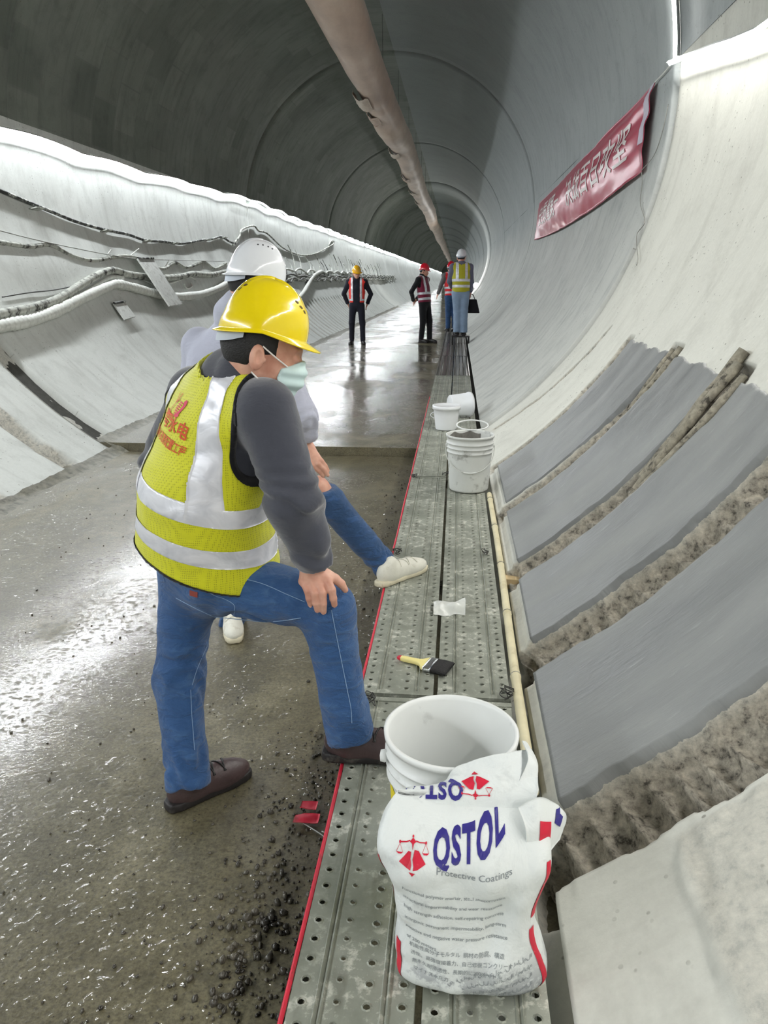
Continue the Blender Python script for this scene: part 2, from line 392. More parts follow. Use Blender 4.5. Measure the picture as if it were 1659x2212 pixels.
# --- mortar fillings between the grooves, bottom edge straight, top edge ragged
def mortar(i_far, i_near, at, ab, thick):
    gf, gn = GROOVES[i_far], GROOVES[i_near]
    a = np.arange(ab, at + .01, .22); t = np.linspace(0, 1, 60)
    u = np.radians(a) * R
    y0 = gn[0] + gn[1] + .016 * fbm(u * 9, i_near * 3.1 + 50, seed=31 + i_near, o=3) + .006
    y1 = gf[0] - gf[1] + .016 * fbm(u * 9, i_far * 3.1, seed=11 + i_far, o=3) - .006
    Y = y0[:, None] * (1 - t) + y1[:, None] * t
    A = np.broadcast_to(a[:, None], Y.shape).copy()
    top = sst(at - 1.6, at, A); A = A + top * .35 * fbm(Y * 9, i_far * 9.0, seed=91, o=4)
    d = near_disp(Y, A) * 0 + .006 * fbm(np.radians(A) * R * .8, Y * .8, seed=3, o=3) - thick - .0025 * fbm(np.radians(A) * R * 3, Y * 5, seed=44 + i_far, o=4)
    # edges fold back into the wall
    Y = np.hstack([Y[:, :1], Y, Y[:, -1:]]); A = np.hstack([A[:, :1], A, A[:, -1:]]); d = np.hstack([d[:, :1] + .05, d, d[:, -1:] + .05])
    Y = np.vstack([Y[:1], Y, Y[-1:]]); A = np.vstack([A[:1] - .05, A, A[-1:] + .1]); d = np.vstack([d[:1] + .05, d, d[-1:] + thick + .012])
    P = cylp(Y, A, R + d).reshape(-1, 3); uv = np.stack([np.radians(A).ravel() * R + i_far * 3.7, Y.ravel()], -1)
    o = mesh('mortar_patch', P, grid_faces(*Y.shape), M_MORTAR, wall_right, True, uv=uv)
    o['label'] = 'smooth grey mortar fill between two chiselled slots'
mortar(1, 2, -33.0, -54.0, .010); mortar(2, 3, -33.0, -54.1, .012); mortar(3, 4, -33.2, -54.3, .014); mortar(4, 5, -32.5, -54.5, .016)

# --- left wall, with the wide joint and one slot near the floor; thin slots further on
LG = [(6.12, .11, .08, -118.5, -139), (5.0, .09, .06, -119, -140)]
def left_disp(Y, a):
    a = np.where(a > 180, a - 360, a); u = np.radians(a) * R
    d = .012 * fbm(u * .9, Y * .6, seed=51, o=3)
    # soft bulges of the skin above the hoses
    d = d - .05 * np.exp(-((a + 157) / 5) ** 2) * (.5 + .5 * vnoise(Y * .8, 1.0, seed=8))
    for Yc, hw, dep, a1, a2 in LG:
        e = .02 * fbm(u * 6, Yc, seed=61, o=3)
        d = d + dep * sst(-hw - .02, -hw + .02, Y - Yc + e) * (1 - sst(hw - .02, hw + .02, Y - Yc + e)) * (a < a1 + 1) * (a > a2)
    return d
def left_groove(Y, a):
    a = np.where(a > 180, a - 360, a); u = np.radians(a) * R; g = 0
    for Yc, hw, dep, a1, a2 in LG: g = np.maximum(g, .7 * (np.abs(Y - Yc) < hw) * (a < a1 + 1) * (a > a2))
    return g
lining(wall_left, np.concatenate([np.linspace(-14, 3, 12), np.arange(3.2, 6.86, .03), [6.86]]), np.concatenate([np.linspace(A_L0, 205, 12), np.arange(206, A_L1, .6), [A_L1]]), left_disp, left_groove, M_WALL_L)
lining(wall_left, np.linspace(6.80, 7.22, 15), np.linspace(200, A_L1, 70), lambda Y, a: .055 + .012 * fbm(np.radians(a) * R * 6, Y * 8, seed=19, o=3), lambda Y, a: .5 + 0 * Y, M_WALL_L, 'joint_bed', False)
def thin_slots(Y, a):
    a = np.where(a > 180, a - 360, a)
    k = np.abs(((Y - 19.6) / .52) % 1 - .5)
    return ((k < .16) & (Y > 19.4) & (Y < 42) & (a > -143) & (a < -117)).astype(float)
for i in range(len(ends) - 1):
    y0, y1 = ends[i] + (.12 if i == 0 else .05), ends[i + 1] - .04
    n = 200 if i == 0 else (240 if i < 3 else 10)
    f1 = (lambda Y, a: left_disp(Y, a) + .04 * thin_slots(Y, a)) if i in (1, 2) else left_disp
    f2 = (lambda Y, a: .9 * thin_slots(Y, a)) if i in (1, 2) else None
    lining(wall_left, np.linspace(y0, y1, n), np.linspace(A_L0, A_L1, 60 if i < 3 else 20), f1, f2, M_WALL_L)
# --- crown
def ceil_disp(Y, a):
    u = np.radians(a) * R; return .010 * fbm(u * .6, Y * .5, seed=83, o=3)
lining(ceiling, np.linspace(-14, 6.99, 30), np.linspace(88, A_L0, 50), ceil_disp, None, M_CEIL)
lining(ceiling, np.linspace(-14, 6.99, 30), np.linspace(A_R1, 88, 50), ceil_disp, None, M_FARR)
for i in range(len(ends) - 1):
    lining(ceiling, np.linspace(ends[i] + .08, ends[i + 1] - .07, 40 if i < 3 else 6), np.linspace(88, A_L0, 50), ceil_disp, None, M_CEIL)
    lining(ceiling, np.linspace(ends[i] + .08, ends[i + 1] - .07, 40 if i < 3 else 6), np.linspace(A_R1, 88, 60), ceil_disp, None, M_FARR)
# the tunnel's end far away
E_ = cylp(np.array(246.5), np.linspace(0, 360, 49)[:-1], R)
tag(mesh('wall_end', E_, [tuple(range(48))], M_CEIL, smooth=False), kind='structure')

# --- floor: slabs with open joints, the far ones 8 cm higher
floor = tag(empty('floor'), kind='structure')
def slab(y0, y1, z, x0=-3.45, x1=.35, n=10):
    b = MB(); b.box((x0, y0 + .008, z - .25), (x1, y1 - .008, z)); return b.build('slab', M_FLOOR, floor, False)
slab(-14, STEP_Y, 0.0); e = STEP_Y
for y1 in (18.25, 30.2, 42.1, 54, 66, 78, 90, 103, 150, 200, 246): slab(e, y1, .08); e = y1
# mud and grit gathered where the left wall meets the floor
yy = np.concatenate([np.arange(2.5, 12, .04), np.arange(12, 45, .3)]); tt = np.linspace(0, 1, 9)
Yg, Tg = np.meshgrid(yy, tt, indexing='ij')
wd = .16 + .07 * fbm(Yg * .9, 2.0, seed=15, o=2); hh = .045 + .018 * fbm(Yg * 1.1, 9.0, seed=16, o=2)
zf = np.where(Yg > STEP_Y, .08, 0.0); ex = AX - np.sqrt(np.maximum(.1, R * R - (AZ - zf) ** 2))
X = ex - .03 + Tg * (wd + .03); Z = zf + hh * (1 - Tg) ** 1.6 - .006 * Tg + .008 * fbm(X * 14, Yg * 14, seed=17, o=3) * (1 - Tg)
tag(mesh('mud_bank', np.stack([X, Yg, Z], -1).reshape(-1, 3), grid_faces(*Yg.shape), M_MUD), 'grey mud and grit gathered along the foot of the left wall', 'mud', kind='stuff')

# ================================================================== LED strips
def led_strip(name, label, P, out, matl, w=.030, parts=True, cat='LED strip'):
    """P: path on the wall, out: direction the diodes face; a channel behind and above, the lit face in it"""
    P = np.asarray(P, float); out = np.asarray(out, float); out = out / np.linalg.norm(out, axis=-1, keepdims=True)
    T = np.gradient(P, axis=0); T /= np.linalg.norm(T, axis=1)[:, None]
    S = np.cross(T, out); S /= np.linalg.norm(S, axis=1)[:, None]; S = S * (1 if S[0][2] > 0 else -1)       # S points up
    root = tag(empty(name, tuple(P[0])), label, cat)
    o0 = P[0]
    def band(offs, nm, m):
        V = np.concatenate([(P + a * S + b * out)[:, None] for a, b in offs], 1).reshape(-1, 3) - o0
        mesh(nm, V, grid_faces(len(P), len(offs)), m, root, False)
    band([(-w / 2, .0), (w / 2, .0)], 'diode_face', matl)
    band([(w / 2 + .003, .016), (w / 2 + .006, -.008), (-w / 2, -.008)], 'channel', M_ALU)
    return root
ys = np.concatenate([np.arange(-13, 60, .35), np.arange(60, 245, 2.0)])
zc = np.interp(ys, [-13, 5, 8.7, 12, 16, 19, 25, 32, 60, 245], [3.02, 3.04, 3.08, 3.11, 3.22, 3.30, 3.27, 3.29, 3.30, 3.30])
zw = zc + .045 * np.abs(np.sin(ys * PI / 2.1)) + .02 * vnoise(ys * .9, 0.0, seed=4)
xw = AX - np.sqrt(R * R - (zw - AZ) ** 2) + .10
down = math.radians(36)
led_strip('led_strip', 'long glowing LED strip running wavily down the whole left wall', np.stack([xw, ys, zw], -1), np.tile([math.cos(down), 0, -math.sin(down)], (len(ys), 1)), M_LED_L)
ys = np.arange(-13, 7.06, .4)
zr = np.interp(ys, [-13, 0, 3, 5.1, 6.2, 7.05], [2.75, 2.78, 2.80, 2.885, 3.03, 3.19]) + .02 * np.sin(ys * 2.3)
xr = AX + np.sqrt(R * R - (zr - AZ) ** 2) - .09
led_strip('led_strip', 'glowing LED strip running level along the near right wall above the chiselled slots', np.stack([xr, ys, zr], -1), np.tile([-math.cos(down), 0, -math.sin(down)], (len(ys), 1)), M_LED_R)
aa_ = np.linspace(4.0, 42, 24)
P = cylp(np.full_like(aa_, 7.02), aa_, R - .03); O = -np.stack([np.cos(np.radians(aa_)), np.full_like(aa_, .35), np.sin(np.radians(aa_))], -1)
led_strip('led_strip', 'glowing LED strip climbing the lining joint up from the banner corner', P, O, M_LED_A, .07)
# ================================================================== lettering
def text_mesh(body, size=1.0, bold=0.0, align='CENTER', shear=0.0, space=1.0):
    cu = bpy.data.curves.new('lettering', 'FONT'); cu.body = body; cu.size = size; cu.align_x = align; cu.align_y = 'CENTER'
    cu.offset = bold * size; cu.resolution_u = 3; cu.shear = shear; cu.space_character = space
    ob = bpy.data.objects.new('lettering', cu); COL.objects.link(ob)
    dg = bpy.context.evaluated_depsgraph_get(); dg.update()
    me = bpy.data.meshes.new_from_object(ob.evaluated_get(dg))
    bpy.data.objects.remove(ob); bpy.data.curves.remove(cu)
    return me
def split_long(me, L):
    bm = bmesh.new(); bm.from_mesh(me); bmesh.ops.triangulate(bm, faces=bm.faces[:])
    for _ in range(4):
        es = [e for e in bm.edges if e.calc_length() > L]
        if not es: break
        bmesh.ops.subdivide_edges(bm, edges=es, cuts=1); bmesh.ops.triangulate(bm, faces=bm.faces[:])
    V = np.array([v.co[:] for v in bm.verts]); F = [tuple(v.index for v in f.verts) for f in bm.faces]; bm.free(); bpy.data.meshes.remove(me)
    return V, F
def poly_mesh(polys, L=None):
    """flat marks given as 2-D outlines"""
    bm = bmesh.new()
    for p in polys: bm.faces.new([bm.verts.new((x, y, 0)) for x, y in p])
    bmesh.ops.triangulate(bm, faces=bm.faces[:])
    me = bpy.data.meshes.new('marks'); bm.to_mesh(me); bm.free(); return me
def bvh_of(objs):
    V, F = [], []
    for o in (objs if isinstance(objs, list) else [objs]):
        k = len(V); mw = o.matrix_world if o.parent is None else o.parent.matrix_world @ o.matrix_world
        off = np.array(o.location[:]) + (np.array(o.parent.location[:]) if o.parent else 0)
        V += [Vector(v.co[:]) + Vector(off) for v in o.data.vertices]; F += [tuple(i + k for i in p.vertices) for p in o.data.polygons]
    return BVHTree.FromPolygons(V, F)
def print_on(name, me, bvh, origin, right, up, mat, parent, L=.02, lift=.0015, reach=.4, fn=None):
    """lay flat lettering on a surface: every vertex is dropped along -normal of the (right, up) plane"""
    V, F = split_long(me, L)
    if fn is not None: V[:, :2] = fn(V[:, :2])
    right, up = nrm(right), nrm(up); n = nrm(np.cross(right, up)); o = np.asarray(origin, float)
    Q, ok = [], []
    for x, y, _ in V:
        p = o + right * x + up * y
        h = bvh.ray_cast(Vector(p + n * reach), Vector(-n), reach * 2)
        if h[0] is None: Q.append(p); ok.append(False)
        else:
            nn = np.array(h[1][:]); nn = nn if nn @ n > 0 else -nn
            Q.append(np.array(h[0][:]) + nn * lift); ok.append(True)
    F = [f for f in F if all(ok[i] for i in f) and max(np.linalg.norm(Q[f[i]] - Q[f[i - 1]]) for i in range(len(f))) < 6 * L]
    if not F: return None
    Q = np.array(Q); pl = np.array(parent.location[:])
    if parent.parent is not None: pl = pl + np.array(parent.parent.location[:])
    return mesh(name, Q - pl, F, mat, parent, False)

# ================================================================== steel planks of the walkway
s = NT('galvanised_plank'); v = s.coord('Object'); n1 = s.noise(v, 4, 6, .65); n2 = s.noise(v, 28, 5, .7); n3 = s.noise(s.coord('Object', (3, .6, 1)), 6, 4)
c = s.ramp(n1, [(.3, srgb(124, 128, 116)), (.55, srgb(152, 155, 143)), (.75, srgb(172, 175, 164))])
c = s.mix(s.math('MULTIPLY', s.ramp(n2, [(.52, 0.0), (.62, 1.0)]), s.ramp(n1, [(.42, .15), (.58, 1.0)])), c, srgb(206, 206, 194))
c = s.mix(s.ramp(n3, [(.58, 0.0), (.75, .5)]), c, srgb(86, 84, 72))
s.set(col=c, rough=s.ramp(n2, [(.3, .38), (.7, .7)]), metal=.25, spec=.5); s.bump(n2, .12, .004); M_PLANK = s.m
s = NT('wet_dark_plank'); v = s.coord('Object'); n1 = s.noise(s.coord('Object', (40, .5, 1)), 1.0, 4, .6); n2 = s.noise(v, 9, 4)
c = s.ramp(n1, [(.35, srgb(38, 34, 32)), (.55, srgb(84, 82, 76)), (.66, srgb(176, 174, 166))])
s.set(col=s.mix(s.ramp(n2, [(.45, 0.0), (.7, .6)]), c, srgb(70, 66, 60)), rough=.28, metal=.2); M_PLANK_WET = s.m
def plank_mesh(L=2.985, W=.243, pitch=.05, hole=.0078, seg=8):
    b = MB(); h = W / 2
    rows = [-.098, -.030, .030, .098]; cw = .032
    n = int(L / pitch); y0 = (L - n * pitch) / 2
    # pressed ridges run between the rows of holes
    def strip(x0, x1, prof):
        xs = [(x0 + (x1 - x0) * t, z) for t, z in prof]
        V = [(x, y, z) for x, z in xs for y in (0, L)]
        b.add(V, [(2 * i, 2 * i + 1, 2 * i + 3, 2 * i + 2) for i in range(len(xs) - 1)])
    e = [-h] + [q for r in rows for q in (r - cw / 2, r + cw / 2)] + [h]
    strip(e[0], e[1], [(0, 0), (1, 0)])
    strip(e[2], e[3], [(0, 0), (.25, 0), (.32, .004), (.40, .0), (.5, -.004), (.6, 0), (.68, .004), (.75, 0), (1, 0)])
    strip(e[4], e[5], [(0, 0), (1, 0)])
    strip(e[6], e[7], [(0, 0), (.25, 0), (.32, .004), (.40, .0), (.5, -.004), (.6, 0), (.68, .004), (.75, 0), (1, 0)])
    strip(e[8], e[9], [(0, 0), (1, 0)])
    for ri, r in enumerate(rows):
        x0, x1 = r - cw / 2, r + cw / 2
        b.add([(x0, 0, 0), (x1, 0, 0), (x1, y0, 0), (x0, y0, 0)], [(0, 1, 2, 3)]); b.add([(x0, L - y0, 0), (x1, L - y0, 0), (x1, L, 0), (x0, L, 0)], [(0, 1, 2, 3)])
        hr = hole * (.75 if ri == 1 else 1)
        for k in range(n):
            ya = y0 + k * pitch; yc = ya + pitch / 2 + (.2 * pitch if ri % 2 else 0) * .5
            sq = [(x1, yc), (x1, ya + pitch), (r, ya + pitch), (x0, ya + pitch), (x0, yc), (x0, ya), (r, ya), (x1, ya)]
            V = [(x, y, 0) for x, y in sq]
            for rad, z in ((hr * 1.45, 0.0), (hr * 1.08, .0022), (hr * .92, -.002)):
                V += [(r + rad * math.cos(2 * PI * q / 8), yc + rad * math.sin(2 * PI * q / 8), z) for q in range(8)]
            F = []
            for lev in range(3):
                F += [(lev * 8 + q, lev * 8 + (q + 1) % 8, (lev + 1) * 8 + (q + 1) % 8, (lev + 1) * 8 + q) for q in range(8)]
            b.add(V, F)
    # sides, lower lips and end caps
    for s_ in (-1, 1):
        V = [(s_ * x, y, z) for x, z in ((h, 0), (h + .001, -.008), (h, -.048), (h - .018, -.050)) for y in (0, L)]
        b.add(V, [(2 * i, 2 * i + 1, 2 * i + 3, 2 * i + 2) for i in range(3)])
    for y in (0, L): b.add([(-h, y, .0015), (h, y, .0015), (h, y, -.046), (-h, y, -.046)], [(0, 1, 2, 3)])
    for y in (.012, L - .012): b.box((-h - .001, y - .012, 0.0005), (h + .001, y + .012, .003))
    return mesh(None, b.V, b.F, smooth=False)
pm = plank_mesh(); pm.name = 'steel_plank'; pm.materials.append(M_PLANK)
pw = pm.copy(); pw.materials.clear(); pw.materials.append(M_PLANK_WET)
col_x = (-.168, .0905)
spots = [(-3.712, 0), (-.708, 0), (2.296, 0), (5.300, 0), (8.304, 0), (11.308, 1), (14.312, 1), (17.316, 1), (20.32, 1), (23.324, 1)]
words = ['behind the paper bag, at the picture bottom', 'under the bucket and paper bag', 'under the paint brush', 'under the pail with the lug handle', 'just beyond the white pails', 'wet and dark, first beyond the pails', 'wet and dark, second beyond the pails', 'wet and dark, nearest the standing men', 'wet and dark, under the white-helmeted man', 'wet and dark, farthest one']
for ci, cx in enumerate(col_x):
    for (y0, w), wd in zip(spots, words):
        o = put('steel_plank', pw if w else pm, loc=(cx, y0, PLANK_Z - (.003 if y0 < 2 else 0)))
        tag(o, 'perforated steel plank of the %s row, %s' % (('left', 'right')[ci], wd), 'plank', 'walkway planks')
# timber bearers under the planks, resting on floor and lining
for k, y in enumerate((-.6, .9, 2.35, 3.42, 5.36, 6.95, 8.4, 11.35, 14.35, 17.4, 20.4, 23.4)):
    zf = 0.0 if y < STEP_Y else .08
    root = tag(empty('timber_bearer', (-.22, y, zf)), 'dark timber bearer almost hidden beneath the steel walkway planks', 'timber', 'bearers under the walkway')
    b = MB(); b.box((-.07, -.05, 0), (.07, .05, PLANK_Z - .052 - zf - .04)); b.build('block', M_WOOD_OLD, root, False)
    b = MB(); b.box((-.07, -.04, PLANK_Z - .092 - zf), (.33, .04, PLANK_Z - .052 - zf)); b.build('beam', M_WOOD_OLD, root, False)
# the pale timber end that sticks out beside the walkway
b = MB(); b.box((.235, 3.40, PLANK_Z - .055), (.335, 3.475, PLANK_Z - .008)); o = b.build('timber_offcut', M_WOOD_NEW, None, False, origin=(.28, 3.43, PLANK_Z - .05)); tag(o, 'short pale timber offcut wedged between bamboo pole and lining', 'timber')
# thin red strip along the outer edge of the walkway
M_RED = simple('red_paint', srgb(206, 32, 58), .5, .15, 8, dirt=srgb(110, 60, 56), dscale=7, dlo=.55, dhi=.7)
ye = np.linspace(-1.0, 9.2, 60); P = np.stack([np.full_like(ye, -.2965) + .0015 * np.sin(ye * 5), ye, np.full_like(ye, PLANK_Z - .006)], -1)
V, F = tube(P, .0055, 6); tag(mesh('red_edging', V, F, M_RED, origin=(-.2965, 4, PLANK_Z)), 'thin red strip along the left edge of the steel walkway', 'strip')
# bamboo pole on the wall side
M_BAMBOO = simple('bamboo', srgb(222, 212, 176), .55, .12, 9, dirt=srgb(176, 160, 110), dscale=5, dlo=.55, dhi=.75)
root = tag(empty('bamboo_pole', (.24, 2, PLANK_Z)), 'pale bamboo pole lying along the wall side of the walkway', 'pole')
yb = np.linspace(1.80, 4.83, 120); xb = .2415 + .004 * np.sin(yb * 2.1) ; zb = PLANK_Z + .010 + .004 * np.sin(yb * 1.3)
nodes = [1.92, 2.44, 2.98, 3.55, 4.15, 4.7]
rb = .0175 - .0022 * (yb - 1.35) / 3.6 + sum(.0028 * np.exp(-((yb - k) / .018) ** 2) for k in nodes)
V, F = tube(np.stack([xb, yb, zb], -1), rb, 12); mesh('cane', V - np.array(root.location), F, M_BAMBOO, root)
for k in nodes:
    a = np.linspace(0, 2 * PI, 13); P = np.stack([np.interp(k, yb, xb) + .0195 * np.cos(a), np.full(13, k), np.interp(k, yb, zb) + .0195 * np.sin(a)], -1)
    V, F = tube(P, .0016, 5, False); mesh('node_ring', V - np.array(root.location), F, M_WIRE, root)
# twisted tie wires at plank ends
def tie(px, py, label, sc=1.0, seed=0):
    q = atZ(px, py, PLANK_Z + .004); r_ = random.Random(seed); root = tag(empty('wire_tie', tuple(q)), label, 'wire')
    for k in range(4):
        P = [np.array([r_.uniform(-.02, .02), r_.uniform(-.025, .025), r_.uniform(.002, .02)]) * sc for _ in range(5)]
        P[0][2] = .001; V, F = tube(spline(P, 5), .0017, 5); mesh('strand', V, F, M_DARKWIRE, root)
tie(800, 1515, 'knot of dark tie wire at plank corner beside the brown shoe', 1.2, 1); tie(1095, 1505, 'dark wire hook at the right plank end beside the bamboo', 1.3, 2)
tie(895, 1031, 'dark wire knot at the left plank joint past the white shoe', 1.2, 3); tie(962, 1025, 'dark wire knot at the plank joint left of the lugged bucket', 1.3, 4)
tie(857, 1195, 'dark wire knot on left plank edge above the white shoe', 1.2, 5); tie(1048, 1196, 'dark wire knot on right plank beside the bamboo', 1.2, 6)

# ================================================================== buckets
M_BUCKET = simple('white_plastic', srgb(232, 234, 232), .35, .03, 6, dirt=srgb(178, 180, 176), dscale=7, dlo=.62, dhi=.8)
M_BUCKET_D = simple('soiled_white_plastic', srgb(218, 220, 216), .45, .04, 6, dirt=srgb(140, 140, 134), dscale=8, dlo=.57, dhi=.7)
M_BUCKET_CLEAN = simple('clean_white_plastic', srgb(236, 238, 240), .35, .02, 6)
M_GREYCAKE = simple('grey_cement', srgb(120, 118, 112), .8, .25, 30, .5)
M_YELLOWPRINT = simple('yellow_print', srgb(232, 214, 40), .4, .05)
def bucket(loc, label, rt, rb, h, mat, ribs=(.86, .78, .70), handle='front', inner_dirt=0, n=64, group=None):
    root = tag(empty('bucket', loc), label, 'bucket', group)
    pr = [(rb * .25, .0), (rb * .94, .0), (rb, .006)]
    f = lambda t: rb + (rt - rb) * t
    for t in np.linspace(.04, .64, 5): pr.append((f(t), h * t))
    for t in sorted(ribs): pr += [(f(t) , h * (t - .012)), (f(t) + .0065, h * (t - .008)), (f(t) + .0065, h * (t + .004)), (f(t), h * (t + .008))]
    pr += [(f(.965), h * .955), (f(.97) + .006, h * .958), (f(1) + .007, h * .995), (f(1) + .003, h), (f(1) - .002, h * .998)]
    for t in np.linspace(.97, .02, 9): pr.append((f(t) - .004, h * t))
    pr += [(rb * .5, .008), (.001, .008)]
    b = MB(); b.lathe(pr, n); b.build('tub', mat, root)
    if handle:
        zt = h * .80; rr = f(.8) + .008
        for sg in (-1, 1):
            q = MB(); q.lathe([(.001, 0), (.012, 0), (.014, .004), (.012, .012), (.001, .013)], 14)
            V = np.array(q.V); V = np.stack([sg * (V[:, 2] + f(.8) - .001), V[:, 0], V[:, 1] + zt], -1); mesh('lug', V, q.F, mat, root)
        a = np.linspace(0, PI, 30); drop = {'front': 1.0, 'side': .8}[handle]
        # the wire bail hangs against the front of the tub
        fr = -np.sin(a) * (f(.45) + .012); P = np.stack([-np.cos(a) * (rr + .004), fr, zt - drop * np.sin(a) ** .8 * h * .42], -1)
        P[:, 1] = np.minimum(P[:, 1], 0); rad = np.hypot(P[:, 0], P[:, 1]); need = f((P[:, 2] / h)) + .007
        P[:, :2] *= (np.maximum(rad, need) / rad)[:, None]
        V, F = tube(P, .0028, 6); mesh('bail', V, F, M_CABLE_WHITE, root)
        k = slice(12, 18); V, F = tube(P[k], .006, 8); mesh('grip', V, F, mat, root)
    return root
bk1 = bucket((.012, 1.545, PLANK_Z + .0025), 'large empty white bucket behind the printed paper bag, nearest the camera', .147, .128, .355, M_BUCKET, handle=None)
# lugs and printed side of that bucket
q = MB(); q.lathe([(.001, 0), (.013, 0), (.015, .004), (.013, .014), (.001, .016)], 14); V = np.array(q.V)
Vl = np.stack([-(V[:, 2] + .145), V[:, 0] - .03, V[:, 1] + .295], -1); mesh('lug', Vl, q.F, M_BUCKET, bk1)
def bucket_print(root, a0, a1, z0, z1, z2, z3, rt, rb, h, mat, name='printed_mark'):
    a = np.linspace(a0, a1, 14); t = np.linspace(0, 1, 3); A, T = np.meshgrid(np.radians(a), t, indexing='ij'); w = (A - A[0, 0]) / (A[-1, 0] - A[0, 0])
    Z = (z0 + (z1 - z0) * w) * (1 - T) + (z3 + (z2 - z3) * w) * T; rr = rb + (rt - rb) * Z / h + .0012
    mesh(name, np.stack([rr * np.cos(A), rr * np.sin(A), Z], -1).reshape(-1, 3), grid_faces(14, 3), mat, root)
bucket_print(bk1, 195, 246, .05, .05, .17, .245, .147, .128, .355, M_YELLOWPRINT)
b2 = bucket((.108, 4.98, PLANK_Z + .0045), 'tall soiled white bucket with wire bail standing further up the walkway', .152, .128, .37, M_BUCKET_D, group='white buckets')
b = MB(); a = np.linspace(0, 2 * PI, 33)[:-1]
mesh('cement_residue', [(.138 * math.cos(t), .138 * math.sin(t), .30 + .02 * math.sin(3 * t)) for t in a] + [(0, 0, .29)], [(i, (i + 1) % 32, 32) for i in range(32)], M_GREYCAKE, b2)
# a smear of cement inside the rim
A, T = np.meshgrid(np.radians(np.linspace(60, 200, 20)), np.linspace(.78, .985, 6), indexing='ij')
mesh('cement_smear', np.stack([(.128 + .024 * T - .006) * np.cos(A), (.128 + .024 * T - .006) * np.sin(A), .37 * T * (1 - .05 * np.abs(np.sin(A * 4)))], -1).reshape(-1, 3), grid_faces(20, 6), M_GREYCAKE, b2)
# plastic hoop behind it, leaning on its rim
a = np.linspace(0, 2 * PI, 41); P = np.stack([.106 * np.cos(a), .075 * np.sin(a), .02 * np.sin(a)], -1) + np.array([.125, 5.20, PLANK_Z + .392])
V, F = tube(P, .0055, 7, False); tag(mesh('plastic_hoop', V, F, M_BUCKET, origin=(.12, 5.2, PLANK_Z + .37)), 'thin white plastic hoop resting on the rear rim of the soiled bucket', 'hoop')
b3 = bucket((-.072, 7.1, PLANK_Z + .0045), 'small clean white pail with a lid standing on the left planks', .122, .098, .21, M_BUCKET_CLEAN, ribs=(), handle=None)
b = MB(); b.lathe([(.001, .004), (.112, .004), (.118, .012), (.130, .012), (.131, -.022), (.124, -.022)], 40, (0, 0, .212)); b.build('lid', M_BUCKET_CLEAN, b3)
a = np.linspace(0, PI, 20); P = np.stack([-.112 - .035 * np.sin(a), np.zeros(20), .16 - .06 * (a / PI)], -1); V, F = tube(P, .004, 6); mesh('bail', V, F, M_BUCKET_CLEAN, b3)
# a second pail lying on its side behind it
root = tag(empty('bucket', (.045, 7.75, PLANK_Z + .131)), 'white pail tipped on its side behind the small lidded pail', 'bucket', 'white buckets')
b = MB(); b.lathe([(.001, 0), (.094, 0), (.1, .006), (.117, .2), (.122, .2), (.122, .215), (.114, .215), (.096, .012), (.001, .012)], 40)
V = np.array(b.V); V = np.stack([V[:, 2] - .1, V[:, 0], V[:, 1]], -1); V = V @ np.array(Matrix.Rotation(.35, 3, 'Z')).T; mesh('tub', V, b.F, M_BUCKET_CLEAN, root)
b = MB(); b.lathe([(.001, .006), (.124, .006), (.126, -.02), (.120, -.02)], 40); V = np.array(b.V); V = np.stack([V[:, 2] + .118, V[:, 0], V[:, 1]], -1) @ np.array(Matrix.Rotation(.35, 3, 'Z')).T; mesh('lid', V, b.F, M_BUCKET_CLEAN, root)

# ================================================================== paper bag
s = NT('bag_paper'); v = s.coord('Object'); n1 = s.noise(v, 9, 6, .68); n2 = s.noise(v, 45, 5, .7)
c = s.mix(s.math('MULTIPLY', s.ramp(n1, [(.55, 0.0), (.72, .6)]), s.ramp(n2, [(.4, .3), (.65, 1.0)])), srgb(226, 230, 228), srgb(150, 154, 156))
z = s.n('ShaderNodeSeparateXYZ'); s.t.links.new(v, z.inputs[0])
cake = s.math('MULTIPLY', s.ramp(z.outputs[2], [(.02, 1.0), (.13, 0.0)]), s.ramp(s.noise(v, 13, 6, .75), [(.48, 0.0), (.56, .75)]))
c = s.mix(cake, c, srgb(138, 141, 148)); s.set(col=c, rough=.42, spec=.35)
s.bump(s.math('ADD', s.noise(s.coord('Object', (1, 1, .7)), 14, 4, .6, .6), s.math('MULTIPLY', n2, .15)), .55, .012); M_PAPER = s.m
M_PRINT_RED = simple('red_print', srgb(206, 30, 58), .45, .12, 20, dirt=srgb(226, 190, 194), dscale=40, dlo=.62, dhi=.75)
M_PRINT_BLUE = simple('blue_print', srgb(50, 44, 130), .45, .15, 20, dirt=srgb(80, 80, 96), dscale=20, dlo=.55, dhi=.7)
M_PRINT_GREY = simple('grey_print', srgb(134, 140, 144), .5, .05)
bag = tag(empty('paper_bag', (.045, 1.245, PLANK_Z + .003)), 'crumpled white printed paper bag leaning on the nearest bucket', 'bag')
BL = np.array(bag.location)
rows = [  # height above planks, centre x, centre y offset, half width, half depth
    (.0005, .015, .015, .125, .070), (.004, .015, .012, .142, .084), (.03, .018, .004, .150, .092), (.08, .012, .000, .146, .088), (.14, .004, .004, .138, .080), (.19, .000, .004, .140, .078),
    (.24, .000, .002, .152, .078), (.28, .000, .000, .164, .076), (.31, .000, .008, .166, .066), (.332, .002, .026, .160, .048), (.345, .004, .050, .150, .028), (.350, .006, .075, .140, .010)]
rz = np.array(rows); tz = np.linspace(0, len(rows) - 1, 70)
sm = np.array([spline(np.stack([np.arange(len(rows)), rz[:, k]], -1), 12) for k in range(5)])
prm = np.array([np.interp(tz, sm[k][:, 0], sm[k][:, 1]) for k in range(5)]).T
na = 128; th = np.arange(na) * 2 * PI / na
ct, st_ = np.cos(th), np.sin(th); ex = .62
